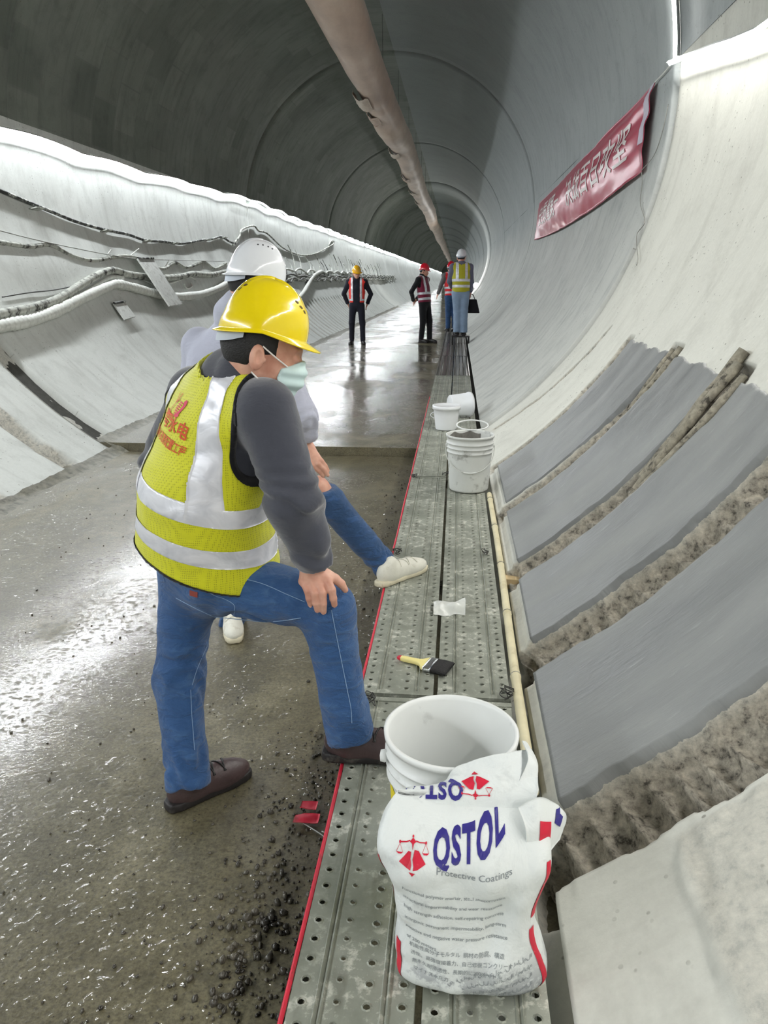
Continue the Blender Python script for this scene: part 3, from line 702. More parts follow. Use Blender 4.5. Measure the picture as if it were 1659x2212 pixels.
ux, uy = np.sign(ct) * np.abs(ct) ** ex, np.sign(st_) * np.abs(st_) ** ex
Xb = prm[:, 1][:, None] + prm[:, 3][:, None] * ux; Yb = prm[:, 2][:, None] + prm[:, 4][:, None] * uy; Zb = np.broadcast_to(prm[:, 0][:, None], Xb.shape).copy()
wr = .010 * fbm(Xb * 13 + Zb * 5, Zb * 9, Yb * 9, seed=33, o=3) - .009 * np.abs(fbm(Xb * 9 - Zb * 9, Zb * 7 + Xb * 6, Yb * 7, seed=37, o=2))
fade = sst(0, .04, Zb)
Yb = Yb + wr * fade * np.where(uy < 0, 1.0, .4); Xb = Xb + .5 * wr * fade
# a deep vertical crease on the right and a dent in the waist
Yb = Yb + np.where(uy < 0, .022 * np.exp(-((Xb - .055 - .25 * (Zb - .15)) / .022) ** 2) * np.exp(-((Zb - .17) / .075) ** 2), 0)
Vb = np.stack([Xb, Yb, Zb], -1).reshape(-1, 3)
Fb = [tuple(f) for f in grid_faces(70, na, True)] + [tuple(range(na))[::-1], tuple(69 * na + k for k in range(na))]
body_o = mesh('sack', Vb, Fb, M_PAPER, bag)
G3 = Vb.reshape(70, na, 3)
def bag_stripe(i0, i1, cols, mat, lift=.0015):
    sub = G3[i0:i1][:, cols] + 0; ctr = np.stack([prm[i0:i1, 1], prm[i0:i1, 2], prm[i0:i1, 0]], -1)[:, None]
    d = sub - ctr; d[..., 2] = 0; d /= np.linalg.norm(d, axis=-1, keepdims=True) + 1e-9
    mesh('red_stripe', (sub + d * lift).reshape(-1, 3), grid_faces(sub.shape[0], sub.shape[1]), mat, bag)
R_COL = [c_ % na for c_ in range(116, 122)]; L_COL = [c_ % na for c_ in range(70, 76)]
bag_stripe(6, 28, R_COL, M_PRINT_RED); bag_stripe(30, 50, [c_ % na for c_ in range(117, 122)], M_PRINT_RED); bag_stripe(8, 22, L_COL, M_PRINT_RED); bag_stripe(30, 46, [c_ % na for c_ in range(66, 70)], M_PRINT_RED)
bb = bvh_of(body_o)
BR, BU = np.array([1, .0, .0]), np.array([0, .18, 1.0])
def on_bag(name, me, px, py, mat, L=.012, fn=None):
    o_ = atY(px, py, 1.17); return print_on(name, me, bb, o_, BR, BU, mat, bag, L, .0012, .25, fn)
arc = lambda k, x0=0.0: (lambda p: np.stack([p[:, 0], p[:, 1] + k * (p[:, 0] - x0) ** 2], -1))
on_bag('printed_name', text_mesh('QSTOL', .060, .036, space=1.14), 1014, 1852, M_PRINT_BLUE, fn=lambda p: np.stack([p[:, 0] * .64, p[:, 1] * 1.06 + .10 * p[:, 0] + 2.6 * p[:, 0] ** 2 * (p[:, 0] > 0)], -1))
on_bag('printed_sign', text_mesh('®', .014), 1093, 1806, M_PRINT_GREY)
on_bag('printed_subtitle', text_mesh('Protective Coatings', .0175), 1024, 1896, M_PRINT_GREY, fn=arc(2.2, -.01))
for k, ln in enumerate(['Functional polymer mortar, steel anticorrosion', 'structural impermeability and wear resistance', 'high strength adhesion, self-repairing concrete', 'inorganic permanent impermeability, long-term', 'positive and negative water pressure resistance', 'of 200 meters']):
    on_bag('printed_line', text_mesh(ln, .0105, 0, 'LEFT'), 868 + k * 2, 1921 + k * 21.5, M_PRINT_GREY, .01, fn=lambda p: np.stack([p[:, 0] * .96, p[:, 1] - .9 * p[:, 0] * (.24 - p[:, 0])], -1))
for k, ln in enumerate(['机能性高分子モルタル  鋼材の防腐、構造', '透性、高強度接着力、自己修復コンクリート', '無水久耐浸透性、長期的に200メートル', 'マイナス水圧力']):
    on_bag('printed_line', text_mesh(ln, .0105, 0, 'LEFT'), 884 + k * 3, 2043 + k * 16, M_PRINT_GREY, .01, fn=lambda p: np.stack([p[:, 0] * .93, p[:, 1] - .35 * p[:, 0] * (.24 - p[:, 0])], -1))
for k, ln in enumerate(['الملاط البوليمري الوظيفي', 'مقاومة التآكل للصلب', 'المقاومة العالية والالتصاق', 'الإصلاح الذاتي للخرسانة', 'مقاومة ضغط الماء']):
    on_bag('printed_line', text_mesh(ln[::-1], .0115, 0, 'RIGHT'), 1150, 2070 + k * 18, M_PRINT_GREY, .01, fn=lambda p: np.stack([p[:, 0], p[:, 1] + .35 * p[:, 0]], -1))
# emblem: scales over a red lozenge
def circ(x, y, r, n=10): return [(x + r * math.cos(2 * PI * k / n), y + r * math.sin(2 * PI * k / n)) for k in range(n)]
def bar(x0, y0, x1, y1, w): d = nrm((x1 - x0, y1 - y0)); nx, ny = -d[1] * w / 2, d[0] * w / 2; return [(x0 + nx, y0 + ny), (x0 - nx, y0 - ny), (x1 - nx, y1 - ny), (x1 + nx, y1 + ny)]
def emblem(sx=1.0):
    P = [[(-.9, -.1), (-.28, .45), (-.1, .42), (-.12, .1), (-.05, -.2), (-.1, -.5), (-.35, -.42)], [(.9, -.1), (.4, .45), (.12, .5), (.02, .05), (.1, -.25), (.06, -.5), (.35, -.42)],
         [(-.22, -.62), (.22, -.62), (.02, -.85)], [(-.22, .82), (.0, .98), (.22, .82), (.06, .74), (.0, .48), (-.06, .74)], circ(0, 1.03, .06), circ(-.88, .78, .07), circ(.88, .78, .07),
         bar(-.88, .78, -.45, .8, .05), bar(-.45, .8, -.2, .86, .05), bar(.88, .78, .45, .8, .05), bar(.45, .8, .2, .86, .05)]
    for q in (-1, 1):
        P += [[(q * 1.12, .36), (q * .98, .28), (q * .78, .28), (q * .64, .36)], bar(q * .88, .72, q * 1.1, .36, .02), bar(q * .88, .72, q * .66, .36, .02)]
    return [[(x * .03 * sx, y * .03) for x, y in p] for p in P]
on_bag('printed_emblem', poly_mesh(emblem(.92)), 890, 1866, M_PRINT_RED)
# top of the bag folded back over the bucket rim
def sheet(name, ctrl, mat, parent, thick=.0015, wr=.004, seed=0, k=10, ragged=None):
    """ctrl: rows of 3-D points; smooth creased sheet with a little thickness"""
    C_ = np.array(ctrl, float); rows_ = np.array([spline(r_, k) for r_ in C_]); cols_ = np.array([spline(rows_[:, j], k) for j in range(rows_.shape[1])]).transpose(1, 0, 2)
    du = np.gradient(cols_, axis=1); dv = np.gradient(cols_, axis=0); N = np.cross(du, dv); N /= np.linalg.norm(N, axis=-1, keepdims=True) + 1e-9
    nn = fbm(cols_[..., 0] * 22, cols_[..., 1] * 22, cols_[..., 2] * 22, seed=seed, o=3)
    edge = np.ones(cols_.shape[:2]); S = cols_ + N * (wr * nn)[..., None]
    n, m = S.shape[:2]; top = (S + N * thick / 2).reshape(-1, 3); bot = (S - N * thick / 2).reshape(-1, 3)
    F = grid_faces(n, m); per = [i * m for i in range(n)] + [(n - 1) * m + j for j in range(1, m)] + [i * m + m - 1 for i in range(n - 2, -1, -1)] + [j for j in range(m - 2, 0, -1)]
    Fs = [tuple(f) for f in F] + [tuple(q + n * m for q in f[::-1]) for f in F] + [(per[i], per[(i + 1) % len(per)], per[(i + 1) % len(per)] + n * m, per[i] + n * m) for i in range(len(per))]
    pl = np.array(parent.location) if parent is not None else 0
    return mesh(name, np.vstack([top, bot]) - pl, Fs, mat, parent)
g = [[atY(838, 1762, 1.285), atY(910, 1752, 1.285), atY(1000, 1748, 1.285), atY(1090, 1748, 1.285), atY(1150, 1752, 1.285)],
     [atY(848, 1736, 1.305), atY(918, 1722, 1.305), atY(1005, 1708, 1.305), atY(1090, 1706, 1.305), atY(1158, 1716, 1.305)],
     [atY(868, 1712, 1.335), atY(940, 1698, 1.345), atY(1005, 1668, 1.365), atY(1085, 1650, 1.365), atY(1160, 1672, 1.345)],
     [atY(880, 1700, 1.345), atY(950, 1692, 1.36), atY(1000, 1650, 1.385), atY(1095, 1626, 1.392), atY(1148, 1618, 1.41)]]
flap = sheet('folded_top', g, M_PAPER, bag, wr=.004, seed=5)
g = [[atY(1120, 1690, 1.325), atY(1140, 1640, 1.36), atY(1128, 1600, 1.425)], [atY(1150, 1700, 1.32), atY(1160, 1650, 1.36), atY(1140, 1608, 1.43)], [atY(1155, 1740, 1.29), atY(1162, 1700, 1.33), atY(1150, 1655, 1.41)]]
sheet('folded_top', g, M_PAPER, bag, wr=.003, seed=6)
g = [[atY(1120, 1745, 1.26), atY(1165, 1722, 1.27), atY(1205, 1740, 1.29)], [atY(1135, 1790, 1.225), atY(1175, 1780, 1.24), atY(1224, 1766, 1.28)], [atY(1140, 1850, 1.21), atY(1180, 1845, 1.23), atY(1208, 1812, 1.265)]]
wing = sheet('torn_corner', g, M_PAPER, bag, wr=.003, seed=7)
wb = bvh_of([wing]); fb = bvh_of([flap])
o_ = atY(1177, 1822, 1.21); print_on('red_patch', poly_mesh([[(-.010, -.038), (.012, -.030), (.014, .025), (-.008, .032)]]), wb, o_, BR, BU, M_PRINT_RED, bag, .01, .0016, .25)
o_ = atY(1212, 1772, 1.25); print_on('blue_patch', poly_mesh([[(-.012, -.008), (.0, -.022), (.012, .012), (-.006, .016)]]), wb, o_, BR, BU, M_PRINT_BLUE, bag, .01, .0016, .25)
FR, FU = np.array([-1, 0.0, .02]), np.array([0, -.72, -.7])     # the folded side shows its print upside down
V_ = text_mesh('QSTOL', .060, .036, space=1.14); print_on('printed_name', V_, fb, atY(932, 1707, 1.33), FR, FU, M_PRINT_BLUE, bag, .012, .0016, .2, fn=lambda p: np.stack([p[:, 0] * .60, p[:, 1] * .85], -1))
print_on('printed_emblem', poly_mesh(emblem()), fb, atY(1026, 1694, 1.33), FR, FU, M_PRINT_RED, bag, .012, .0016, .2)

# ================================================================== brush, scraps, gravel
M_BRUSHWOOD = simple('brush_handle', srgb(240, 226, 150), .4, .05); M_BRISTLE = simple('black_bristle', srgb(24, 22, 22), .7, .3, 90, .8, 200); M_TIN = simple('tinplate', srgb(190, 192, 192), .25, .08, metal=.9)
p0, p1 = atZ(858, 1420, PLANK_Z + .012), atZ(972, 1446, PLANK_Z + .012)
ax_ = nrm((p1 - p0) * [1, 1, 0]); L_ = np.linalg.norm((p1 - p0)[:2]); sd = np.array([-ax_[1], ax_[0], 0])
brush = tag(empty('paint_brush', tuple(p0 * [1, 1, 0] + [0, 0, PLANK_Z])), 'flat paint brush with pale yellow handle lying on the planks', 'brush')
def brush_part(name, prof, mat, z0=.003):
    """prof: (along, half width, half thickness)"""
    V, F = [], []; n = 12
    for t, w, h in prof:
        for k in range(n):
            c_, s_ = math.cos(2 * PI * k / n), math.sin(2 * PI * k / n)
            V.append(ax_ * t + sd * w * np.sign(c_) * abs(c_) ** .5 + np.array([0, 0, z0 + .010 + h * np.sign(s_) * abs(s_) ** .6]))
    F = [tuple(f) for f in grid_faces(len(prof), n, True)] + [tuple(range(n))[::-1], tuple((len(prof) - 1) * n + k for k in range(n))]
    mesh(name, V, F, mat, brush)
brush_part('handle', [(.016, .010, .008), (.03, .012, .009), (.06, .0115, .009), (.082, .013, .009), (.095, .020, .009), (.105, .034, .009), (.112, .043, .009), (.122, .045, .009)], M_BRUSHWOOD)
brush_part('handle_tip', [(.0, .003, .003), (.003, .007, .006), (.010, .009, .0075), (.0165, .0102, .0082)], M_RED)
brush_part('ferrule', [(.118, .047, .0105), (.126, .048, .0112), (.130, .047, .0105), (.140, .048, .0112), (.148, .048, .0105)], M_TIN)
brush_part('bristles', [(.146, .046, .010), (.17, .048, .011), (L_ - .006, .050, .007), (L_, .049, .004)], M_BRISTLE)
M_FILM = simple('plastic_film', srgb(214, 216, 210), .3, .06)
q0 = atZ(970, 1322, PLANK_Z)
g = []
r_ = random.Random(3)
for i, (py, zz) in enumerate(((1332, .004), (1322, .03), (1312, .034), (1303, .006))):
    g.append([atZ(x, py + r_.uniform(-3, 3), PLANK_Z) + [0, 0, zz * r_.uniform(.5, 1.2) + .003] for x in (936, 950, 966, 985, 1005)])
o = sheet('plastic_scrap', g, M_FILM, None, wr=.008, seed=12, k=7); tag(o, 'crumpled whitish plastic film scrap on the plank beyond the brush', 'scrap')
# red rag scraps and string beside the walkway
for nm, (px, py), w, lb in (('rag', (665, 1760), .05, 'upper small red plastic scrap in the grit beside the walkway'), ('rag', (665, 1772), .075, 'lower small red plastic scrap in the grit beside the walkway')):
    c0 = atZ(px, py, .0)
    g = [[c0 + np.array([w * (i - 1) / 2, .02 * (j - 1) - (.018 if w > .06 else -.02), .012 + .012 * r_.random()]) for i in range(3)] for j in range(3)]
    o = sheet('rag_scrap', g, M_RED, None, wr=.004, seed=int(w * 1000), k=5); tag(o, lb, 'scrap')
P = [atZ(655, 1778, .012), atZ(690, 1800, .02), atZ(715, 1817, .03), atZ(725, 1812, .09)]
V, F = tube(spline(P, 8), .0022, 5); tag(mesh('string', V, F, M_WIRE, origin=tuple(P[0])), 'loose grey string trailing from the red scraps to the walkway', 'string')
# grit: uncountable small stones
ico = bmesh.new(); bmesh.ops.create_icosphere(ico, subdivisions=1, radius=1.0); IV = np.array([v.co[:] for v in ico.verts]); IF = np.array([[v.index for v in f.verts] for f in ico.faces]); ico.free()
Vs, Fs = [], []; rg = np.random.RandomState(5)
def stone(x, y, z, r):
    k = len(Vs) * len(IV); Q = IV * (1 + .35 * rg.uniform(-1, 1, (len(IV), 1))) * (r * rg.uniform(.6, 1.2, 3))
    Vs.append(Q + [x, y, z + r * .35]); Fs.append(IF + k)
for _ in range(900):
    y = rg.uniform(.7, 2.4) if rg.rand() < .75 else rg.uniform(2.4, 6.5); x = -.31 - abs(rg.normal(0, .13)) - .02; stone(x, y, 0, .0022 + .006 * rg.rand() ** 3)
for _ in range(260): stone(rg.uniform(-1.2, -.35), rg.uniform(.9, 2.6), 0, .0018 + .004 * rg.rand() ** 2)
for _ in range(220): stone(rg.normal(-.46, .07), rg.normal(1.45, .16), 0, .004 + .009 * rg.rand() ** 2)
for _ in range(140): stone(rg.normal(-.62, .12), rg.normal(1.12, .08), 0, .003 + .007 * rg.rand() ** 2)
for _ in range(160): stone(rg.uniform(-3.0, -1.2), rg.uniform(2, 6.5), 0, .003 + .004 * rg.rand() ** 2)
tag(mesh('gravel', np.concatenate(Vs), np.concatenate(Fs), M_STONE, smooth=False), 'loose wet grit and gravel scattered on the floor beside the walkway', 'gravel', kind='stuff')
# old timber wedged into two of the slots
def slot_timber(Yc, a0, a1, w, lift, label, seed):
    t = np.linspace(0, 1, 14); a = a0 + (a1 - a0) * t; rr = random.Random(seed)
    P = cylp(np.full(14, Yc) + .006 * np.sin(t * 5 + seed), a, R + .04 - lift * np.sin(t * PI * .5 + .3)); V, F = tube(P, w * (1 + .12 * np.sin(t * 17 + seed)), 7, True, .7)
    tag(mesh('timber_strip', V, F, M_WOOD_OLD, origin=tuple(P[0])), label, 'timber', 'timber strips stuck in the slots')
slot_timber(4.30, -41.5, -32.2, .028, .035, 'weathered timber strip in the second slot from the banner, far one', 1); slot_timber(4.37, -38.5, -32.6, .022, .04, 'weathered timber strip in the second slot from the banner, short top one', 2); slot_timber(4.24, -44, -33.0, .02, .03, 'weathered timber strip in the second slot from the banner, near one', 3)
slot_timber(3.40, -42.5, -31.2, .034, .06, 'thick weathered timber strip in the third slot, upper one', 4); slot_timber(3.33, -43.5, -32.2, .030, .07, 'thick weathered timber strip in the third slot, middle one', 5); slot_timber(3.25, -47, -32.8, .026, .05, 'long weathered timber strip in the third slot, lower one', 6)
# ================================================================== ventilation duct under the crown
s = NT('duct_fabric'); v = s.coord('Object'); n1 = s.noise(s.coord('Object', (1, .35, 1)), 2.2, 5, .6); n2 = s.noise(v, 18, 4)
c = s.ramp(n1, [(.3, srgb(150, 122, 100)), (.55, srgb(182, 154, 130)), (.75, srgb(202, 182, 160))])
s.set(col=c, rough=.55, spec=.4, sheen=.3); s.bump(s.math('ADD', n1, s.math('MULTIPLY', n2, .2)), .25, .03); M_DUCT = s.m
DX, DZ, DR = -1.53, 4.75, .325
duct = tag(empty('ventilation_duct', (DX, 0, DZ)), 'brown fabric ventilation duct hanging under the crown along the whole tunnel', 'duct')
yd = np.concatenate([np.arange(-6, 30, .16), np.arange(30, 60, .5), np.arange(60, 245, 4.0)]); ad = np.arange(40) * 2 * PI / 40
Yd, Ad = np.meshgrid(yd, ad, indexing='ij')
slack = sst(11.5, 14.5, Yd)                        # taut near the camera, slack and creased further on
rad = DR * (1 + .02 * vnoise(Yd * .5, 0.0, seed=2)) - slack * .035 * (1 - np.cos(Ad - .6)) * (.5 + .5 * vnoise(Yd * .55, 3.0, seed=12))
rad = rad + slack * .022 * fbm(Ad * 1.1 + 9, Yd * .7, seed=41, o=3) * (.6 + .4 * np.cos(Ad + PI / 2)) + .012 * fbm(Ad * .8, Yd * .6, seed=42, o=3)
for k in np.arange(15.2, 60, 4.1): rad = rad - .022 * np.exp(-((Yd - k) / .16) ** 2) * (.6 - .4 * np.sin(Ad))        # drawn in at each coupling
cxw = .04 * np.sin(yd * .35) * sst(8, 16, yd); czw = -.03 * np.abs(np.sin(yd * PI / 4.1)) * sst(10, 16, yd)
X = cxw[:, None] + rad * np.cos(Ad) * .98; Z = czw[:, None] + rad * np.sin(Ad) * (1.0 + .02 * slack)
mesh('fabric_tube', np.stack([X, Yd, Z], -1).reshape(-1, 3), grid_faces(*Yd.shape, True), M_DUCT, duct)
M_DUCT_TAPE = simple('duct_lining', srgb(206, 192, 178), .6, .1)
for k, (y, w, h) in enumerate(((14.6, .9, .30), (16.2, .8, .16), (20.6, .7, .28), (25.2, .6, .16), (29.5, .7, .14), (33.5, .6, .12))):          # loose fabric tails at the couplings
    i = int(np.argmin(abs(yd - y))); r0 = float(np.mean(rad[i])); 
    g = [[(cxw[i] + r0 * math.cos(t) * (1 + e * h), y + (q - 1) * w / 2, czw[i] + r0 * math.sin(t) * (1 + e * h)) for q in range(3)] for t, e in ((PI + .55, .15), (PI + .85, .75), (PI + 1.2, 1.0 if k % 2 else .7), (PI + 1.55, .1))]
    sheet('fabric_tail', np.array(g) + np.array([DX, 0, DZ]), M_DUCT_TAPE if k % 2 == 0 else M_DUCT, duct, .004, .02, 60 + k, 5)
for y in np.arange(-4, 60, 4.1):
    V, F = tube([(0, y, DR * .9), (-.02, y, AZ + math.sqrt(R * R - (DX - AX) ** 2) - DZ - .005)], .004, 5); mesh('hanger', V, F, M_DARKWIRE, duct)

# ================================================================== banner on the right wall
s = NT('banner_cloth'); v = s.coord('Object'); n1 = s.noise(v, 6, 4)
s.set(col=s.mix(s.ramp(n1, [(.3, .0), (.7, .35)]), srgb(186, 20, 70), srgb(200, 56, 98)), rough=.35, spec=.6, sheen=.15, coat=.35, coatr=.25); M_BANNER = s.m
M_BANNER_INK = simple('banner_ink', srgb(232, 222, 220), .4, .04); M_BANNER_HEM = simple('banner_hem', srgb(196, 190, 204), .6, .05)
ban = tag(empty('banner', (1.62, 12, 2.3)), 'red slogan banner with white Chinese characters tied along the right wall', 'banner'); BN = np.array(ban.location)
nu, nv_ = 110, 36
U, Vv = np.meshgrid(np.linspace(0, 1, nu), np.linspace(0, 1, nv_), indexing='ij')       # u from the far end to the near end, v from bottom to top
def banner_pt(U, Vv, lift=0.0):
    Yb_ = 17.45 + (7.66 - 17.45) * U + .12 * np.sin(PI * Vv) * (U - .5)
    zb_ = 2.34 + .13 * U ** 3 - .05 * np.sin(PI * U); zt_ = 3.07 + .12 * U - .10 * np.sin(PI * U) ** 1.0
    Zb_ = zb_ + (zt_ - zb_) * Vv
    xw_ = AX + np.sqrt(np.maximum(.5, R * R - (Zb_ - AZ) ** 2))
    bel = .05 + .15 * np.sin(PI * np.clip(Vv, 0, 1)) * np.sin(PI * np.clip(U * .96 + .02, 0, 1)) ** .6 + .07 * Vv * np.sin(PI * U)
    fold = .018 * np.sin((Vv * 9 - U * 4.0) * 2.2) * sst(.5, 1, U) * Vv + .012 * fbm(U * 14, Vv * 3, seed=55, o=3)
    return np.stack([xw_ - bel - fold - lift, Yb_, Zb_], -1)
P = banner_pt(U, Vv); P2 = P + np.array([.004, 0, 0])
Fq = grid_faces(nu, nv_); per = [i * nv_ for i in range(nu)] + [(nu - 1) * nv_ + j for j in range(1, nv_)] + [i * nv_ + nv_ - 1 for i in range(nu - 2, -1, -1)] + [j for j in range(nv_ - 2, 0, -1)]; N_ = nu * nv_
mesh('cloth', np.vstack([P.reshape(-1, 3), P2.reshape(-1, 3)]) - BN, [tuple(f) for f in Fq] + [tuple(q + N_ for q in f[::-1]) for f in Fq] + [(per[i], per[(i + 1) % len(per)], per[(i + 1) % len(per)] + N_, per[i] + N_) for i in range(len(per))], M_BANNER, ban)
chars = '安全质量第一 决战百日攻坚'
for q, ch in enumerate(chars):
    if ch == ' ': continue
    V, F = split_long(text_mesh(ch, 1.0, .012), .09); cu_ = .15 + .80 * (q + .5) / len(chars)
    mesh('character', banner_pt(cu_ + V[:, 0] * .060, .47 + V[:, 1] * .52, .006) - BN, F, M_BANNER_INK, ban, False)
Ue, Ve = np.meshgrid(np.linspace(.985, 1.0, 3), np.linspace(.35, 1.0, 12), indexing='ij'); mesh('white_hem', banner_pt(Ue, Ve, .004).reshape(-1, 3) - BN, grid_faces(3, 12), M_BANNER_HEM, ban)
def cord(name, label, pts, r, mat, k=8):
    V, F = tube(spline(pts, k), r, 6); return tag(mesh(name, V, F, mat, origin=tuple(np.asarray(pts[0]))), label, 'cord')
def wallp(px, py, off=.02): y, a = wall_hit(px, py); return cylp(np.array(y), np.array(a), R - off)
cord('tie_cord', 'white cord from the banner top corner to the LED joint', [banner_pt(np.array(1.0), np.array(1.0)), cylp(np.array(7.3), np.array(3.6), R - .03), cylp(np.array(7.02), np.array(4.2), R - .02)], .006, M_CABLE_WHITE)
cord('tie_cord', 'thin loose cord hanging from the banner lower corner along the joint', [banner_pt(np.array(1.0), np.array(0.0)), wallp(1392, 395), wallp(1388, 440), wallp(1395, 480, .01), wallp(1380, 510), wallp(1383, 560), wallp(1380, 575)], .004, M_WIRE)
cord('tie_cord', 'thin cord looping from the LED joint down to the banner corner', [wallp(1452, 225, .03), wallp(1440, 280, .03), wallp(1425, 320), wallp(1412, 345), banner_pt(np.array(1.0), np.array(.02))], .004, M_WIRE)

# ================================================================== cables, hoses and boards on the left wall
def wall_cable(name, label, px, r, mat, off=None, cat='cable', k=6, extra=None, ribbed=False):
    P = [wallp(x, y, (off or r) + .01) for x, y in px]
    if extra is not None: P = P + extra
    Q = spline(P, k); rr = r
    if ribbed:
        seg = np.r_[0, np.cumsum(np.linalg.norm(np.diff(Q, axis=0), axis=1))]; L = seg[-1]; t = np.arange(0, L, .022)
        Q = np.stack([np.interp(t, seg, Q[:, q]) for q in range(3)], -1); rr = r * (1 + .10 * np.where(np.arange(len(t)) % 4 < 2, 1, -1) + .10 * vnoise(t * 7, 0.0, seed=3))
    V, F = tube(Q, rr, 8); return tag(mesh(name, V, F, mat, origin=tuple(Q[0])), label, cat)
wall_cable('cable', 'black dust-topped cable waving highest on the left wall', [(-60, 392), (0, 415), (60, 440), (110, 460), (160, 480), (220, 497), (270, 507), (310, 520), (350, 523), (390, 527), (430, 520), (455, 517), (475, 512), (492, 522), (505, 527)], .022, M_CABLE_BLACK)
wall_cable('cable', 'dusty cable rising in a loop beside the white helmet', [(500, 530), (515, 510), (520, 496), (545, 488), (556, 499), (575, 505), (612, 538), (650, 552), (680, 548), (705, 535), (718, 527), (720, 522), (714, 520), (708, 530)], .022, M_CABLE_DUSTY)
wall_cable('cable', 'white cable sagging between hooks under the black cable', [(-50, 522), (0, 527), (60, 535), (103, 531), (150, 555), (190, 565), (220, 562), (262, 555), (300, 562), (335, 580), (352, 582), (375, 569), (400, 580), (437, 568), (460, 582), (485, 570)], .026, M_CABLE_DUSTY)
wall_cable('wire', 'thin straight wire strung above the sagging white cable', [(-50, 490), (0, 505), (105, 530), (235, 555), (310, 563), (480, 567)], .006, M_WIRE, .05, 'wire')
wall_cable('wire', 'thin dark wire on the left wall below the sagging cable', [(0, 645), (60, 635), (120, 628), (190, 612)], .006, M_DARKWIRE, .02, 'wire')
wall_cable('hose', 'smooth grey hose arching over to the leaning board', [(-60, 700), (0, 684), (60, 672), (120, 650), (170, 618), (205, 598), (236, 588), (270, 597), (330, 604), (380, 602), (410, 595), (450, 597), (490, 590), (540, 600)], .05, M_CABLE_DUSTY, cat='hose')
wall_cable('hose', 'thin grey hose lying just below the smooth grey hose', [(-60, 706), (0, 690), (90, 672), (170, 640), (230, 604), (260, 603)], .03, M_CABLE_WHITE, cat='hose')
wall_cable('hose', 'ribbed dusty white hose, lowest on the left wall', [(-70, 728), (0, 712), (60, 700), (120, 676), (170, 650), (230, 623), (248, 620), (285, 628), (340, 642), (380, 646), (430, 640), (470, 625), (500, 610), (560, 625), (620, 655), (648, 640), (672, 600), (690, 588)], .06, M_CABLE_WHITE, cat='hose', ribbed=True)
for nm, pts, lb in (('cable', [(300, 603), (340, 620), (370, 612), (405, 600), (420, 605)], 'thin dusty cable hanging behind the leaning board'), ('cable', [(395, 615), (402, 625), (412, 620), (410, 612)], 'short hooked cable end under the hoses'), ('cable', [(212, 565), (218, 590), (228, 615), (230, 625)], 'short white strap hanging between sagging cable and ribbed hose')):
    wall_cable(nm, lb, pts, .014, M_CABLE_WHITE)
# hooks that carry the cables; they throw the wedge-shaped shadows
for k, (px, py) in enumerate(((70, 452), (222, 500), (312, 522), (372, 527), (442, 519), (478, 514))):
    y, a = wall_hit(px, py); p = cylp(np.array(y), np.array(a), R)
    root = tag(empty('cable_hook', tuple(p)), 'small steel hook holding the black cable, %s from the left' % ('first', 'second', 'third', 'fourth', 'fifth', 'sixth')[k], 'hook', 'hooks under the black cable')
    inw = nrm([AX - p[0], 0, AZ - p[2]]); b = MB(); b.box((0, -.10, -.012), (.11, .10, .0)); V = np.array(b.V) @ np.stack([inw, [0, 1, 0], np.cross(inw, [0, 1, 0])]); mesh('plate', V, b.F, M_CABLE_DUSTY, root, False)
for k, (x0, y0, x1, y1) in enumerate(((228, 553, 232, 542), (275, 556, 292, 540), (352, 581, 358, 566), (437, 582, 434, 566))):
    V, F = tube([wallp(x0, y0, .02), wallp(x1, y1, .06)], .008, 6); tag(mesh('peg', V, F, M_CABLE_WHITE, origin=tuple(wallp(x0, y0, .02))), 'short white peg carrying the sagging cable, %s from the left' % ('first', 'second', 'third', 'fourth')[k], 'peg', 'pegs under the sagging cable')
# dusty boards hanging in the cables
M_BOARD = simple('dusty_board', srgb(196, 198, 194), .75, .1, 14, .2, 50, dirt=srgb(150, 150, 144), dscale=11)
def board(label, c4, off0, off1, thick, mat):
    (a, b_, c_, d) = [wallp(x, y, o_) for (x, y), o_ in zip(c4, (off0, off0, off1, off1))]
    n = nrm(np.cross(b_ - a, d - a)); n = n if n[0] > 0 else -n
    Vv_ = [a, b_, c_, d] + [q - n * thick for q in (a, b_, c_, d)]
    root = tag(empty('hanging_board', tuple(np.mean(Vv_, 0))), label, 'board'); o_ = np.array(root.location)
    mesh('panel', np.array(Vv_) - o_, [(0, 1, 2, 3), (7, 6, 5, 4), (0, 4, 5, 1), (1, 5, 6, 2), (2, 6, 7, 3), (3, 7, 4, 0)], mat, root, False)
    e = [a + (b_ - a) * t for t in (.0, 1.0)]; V, F = tube([e[0] + n * .004, e[1] + n * .004], .018, 6); mesh('top_lip', V - o_, F, M_CABLE_BLACK, root)
board('long dusty board hanging slanted across the hoses on the left wall', [(277, 567), (311, 567), (371, 675), (343, 680)], .16, .22, .025, M_BOARD)
board('small dusty plate below the ribbed hose on the left wall', [(238, 661), (262, 657), (285, 690), (262, 697)], .06, .07, .02, M_BOARD)
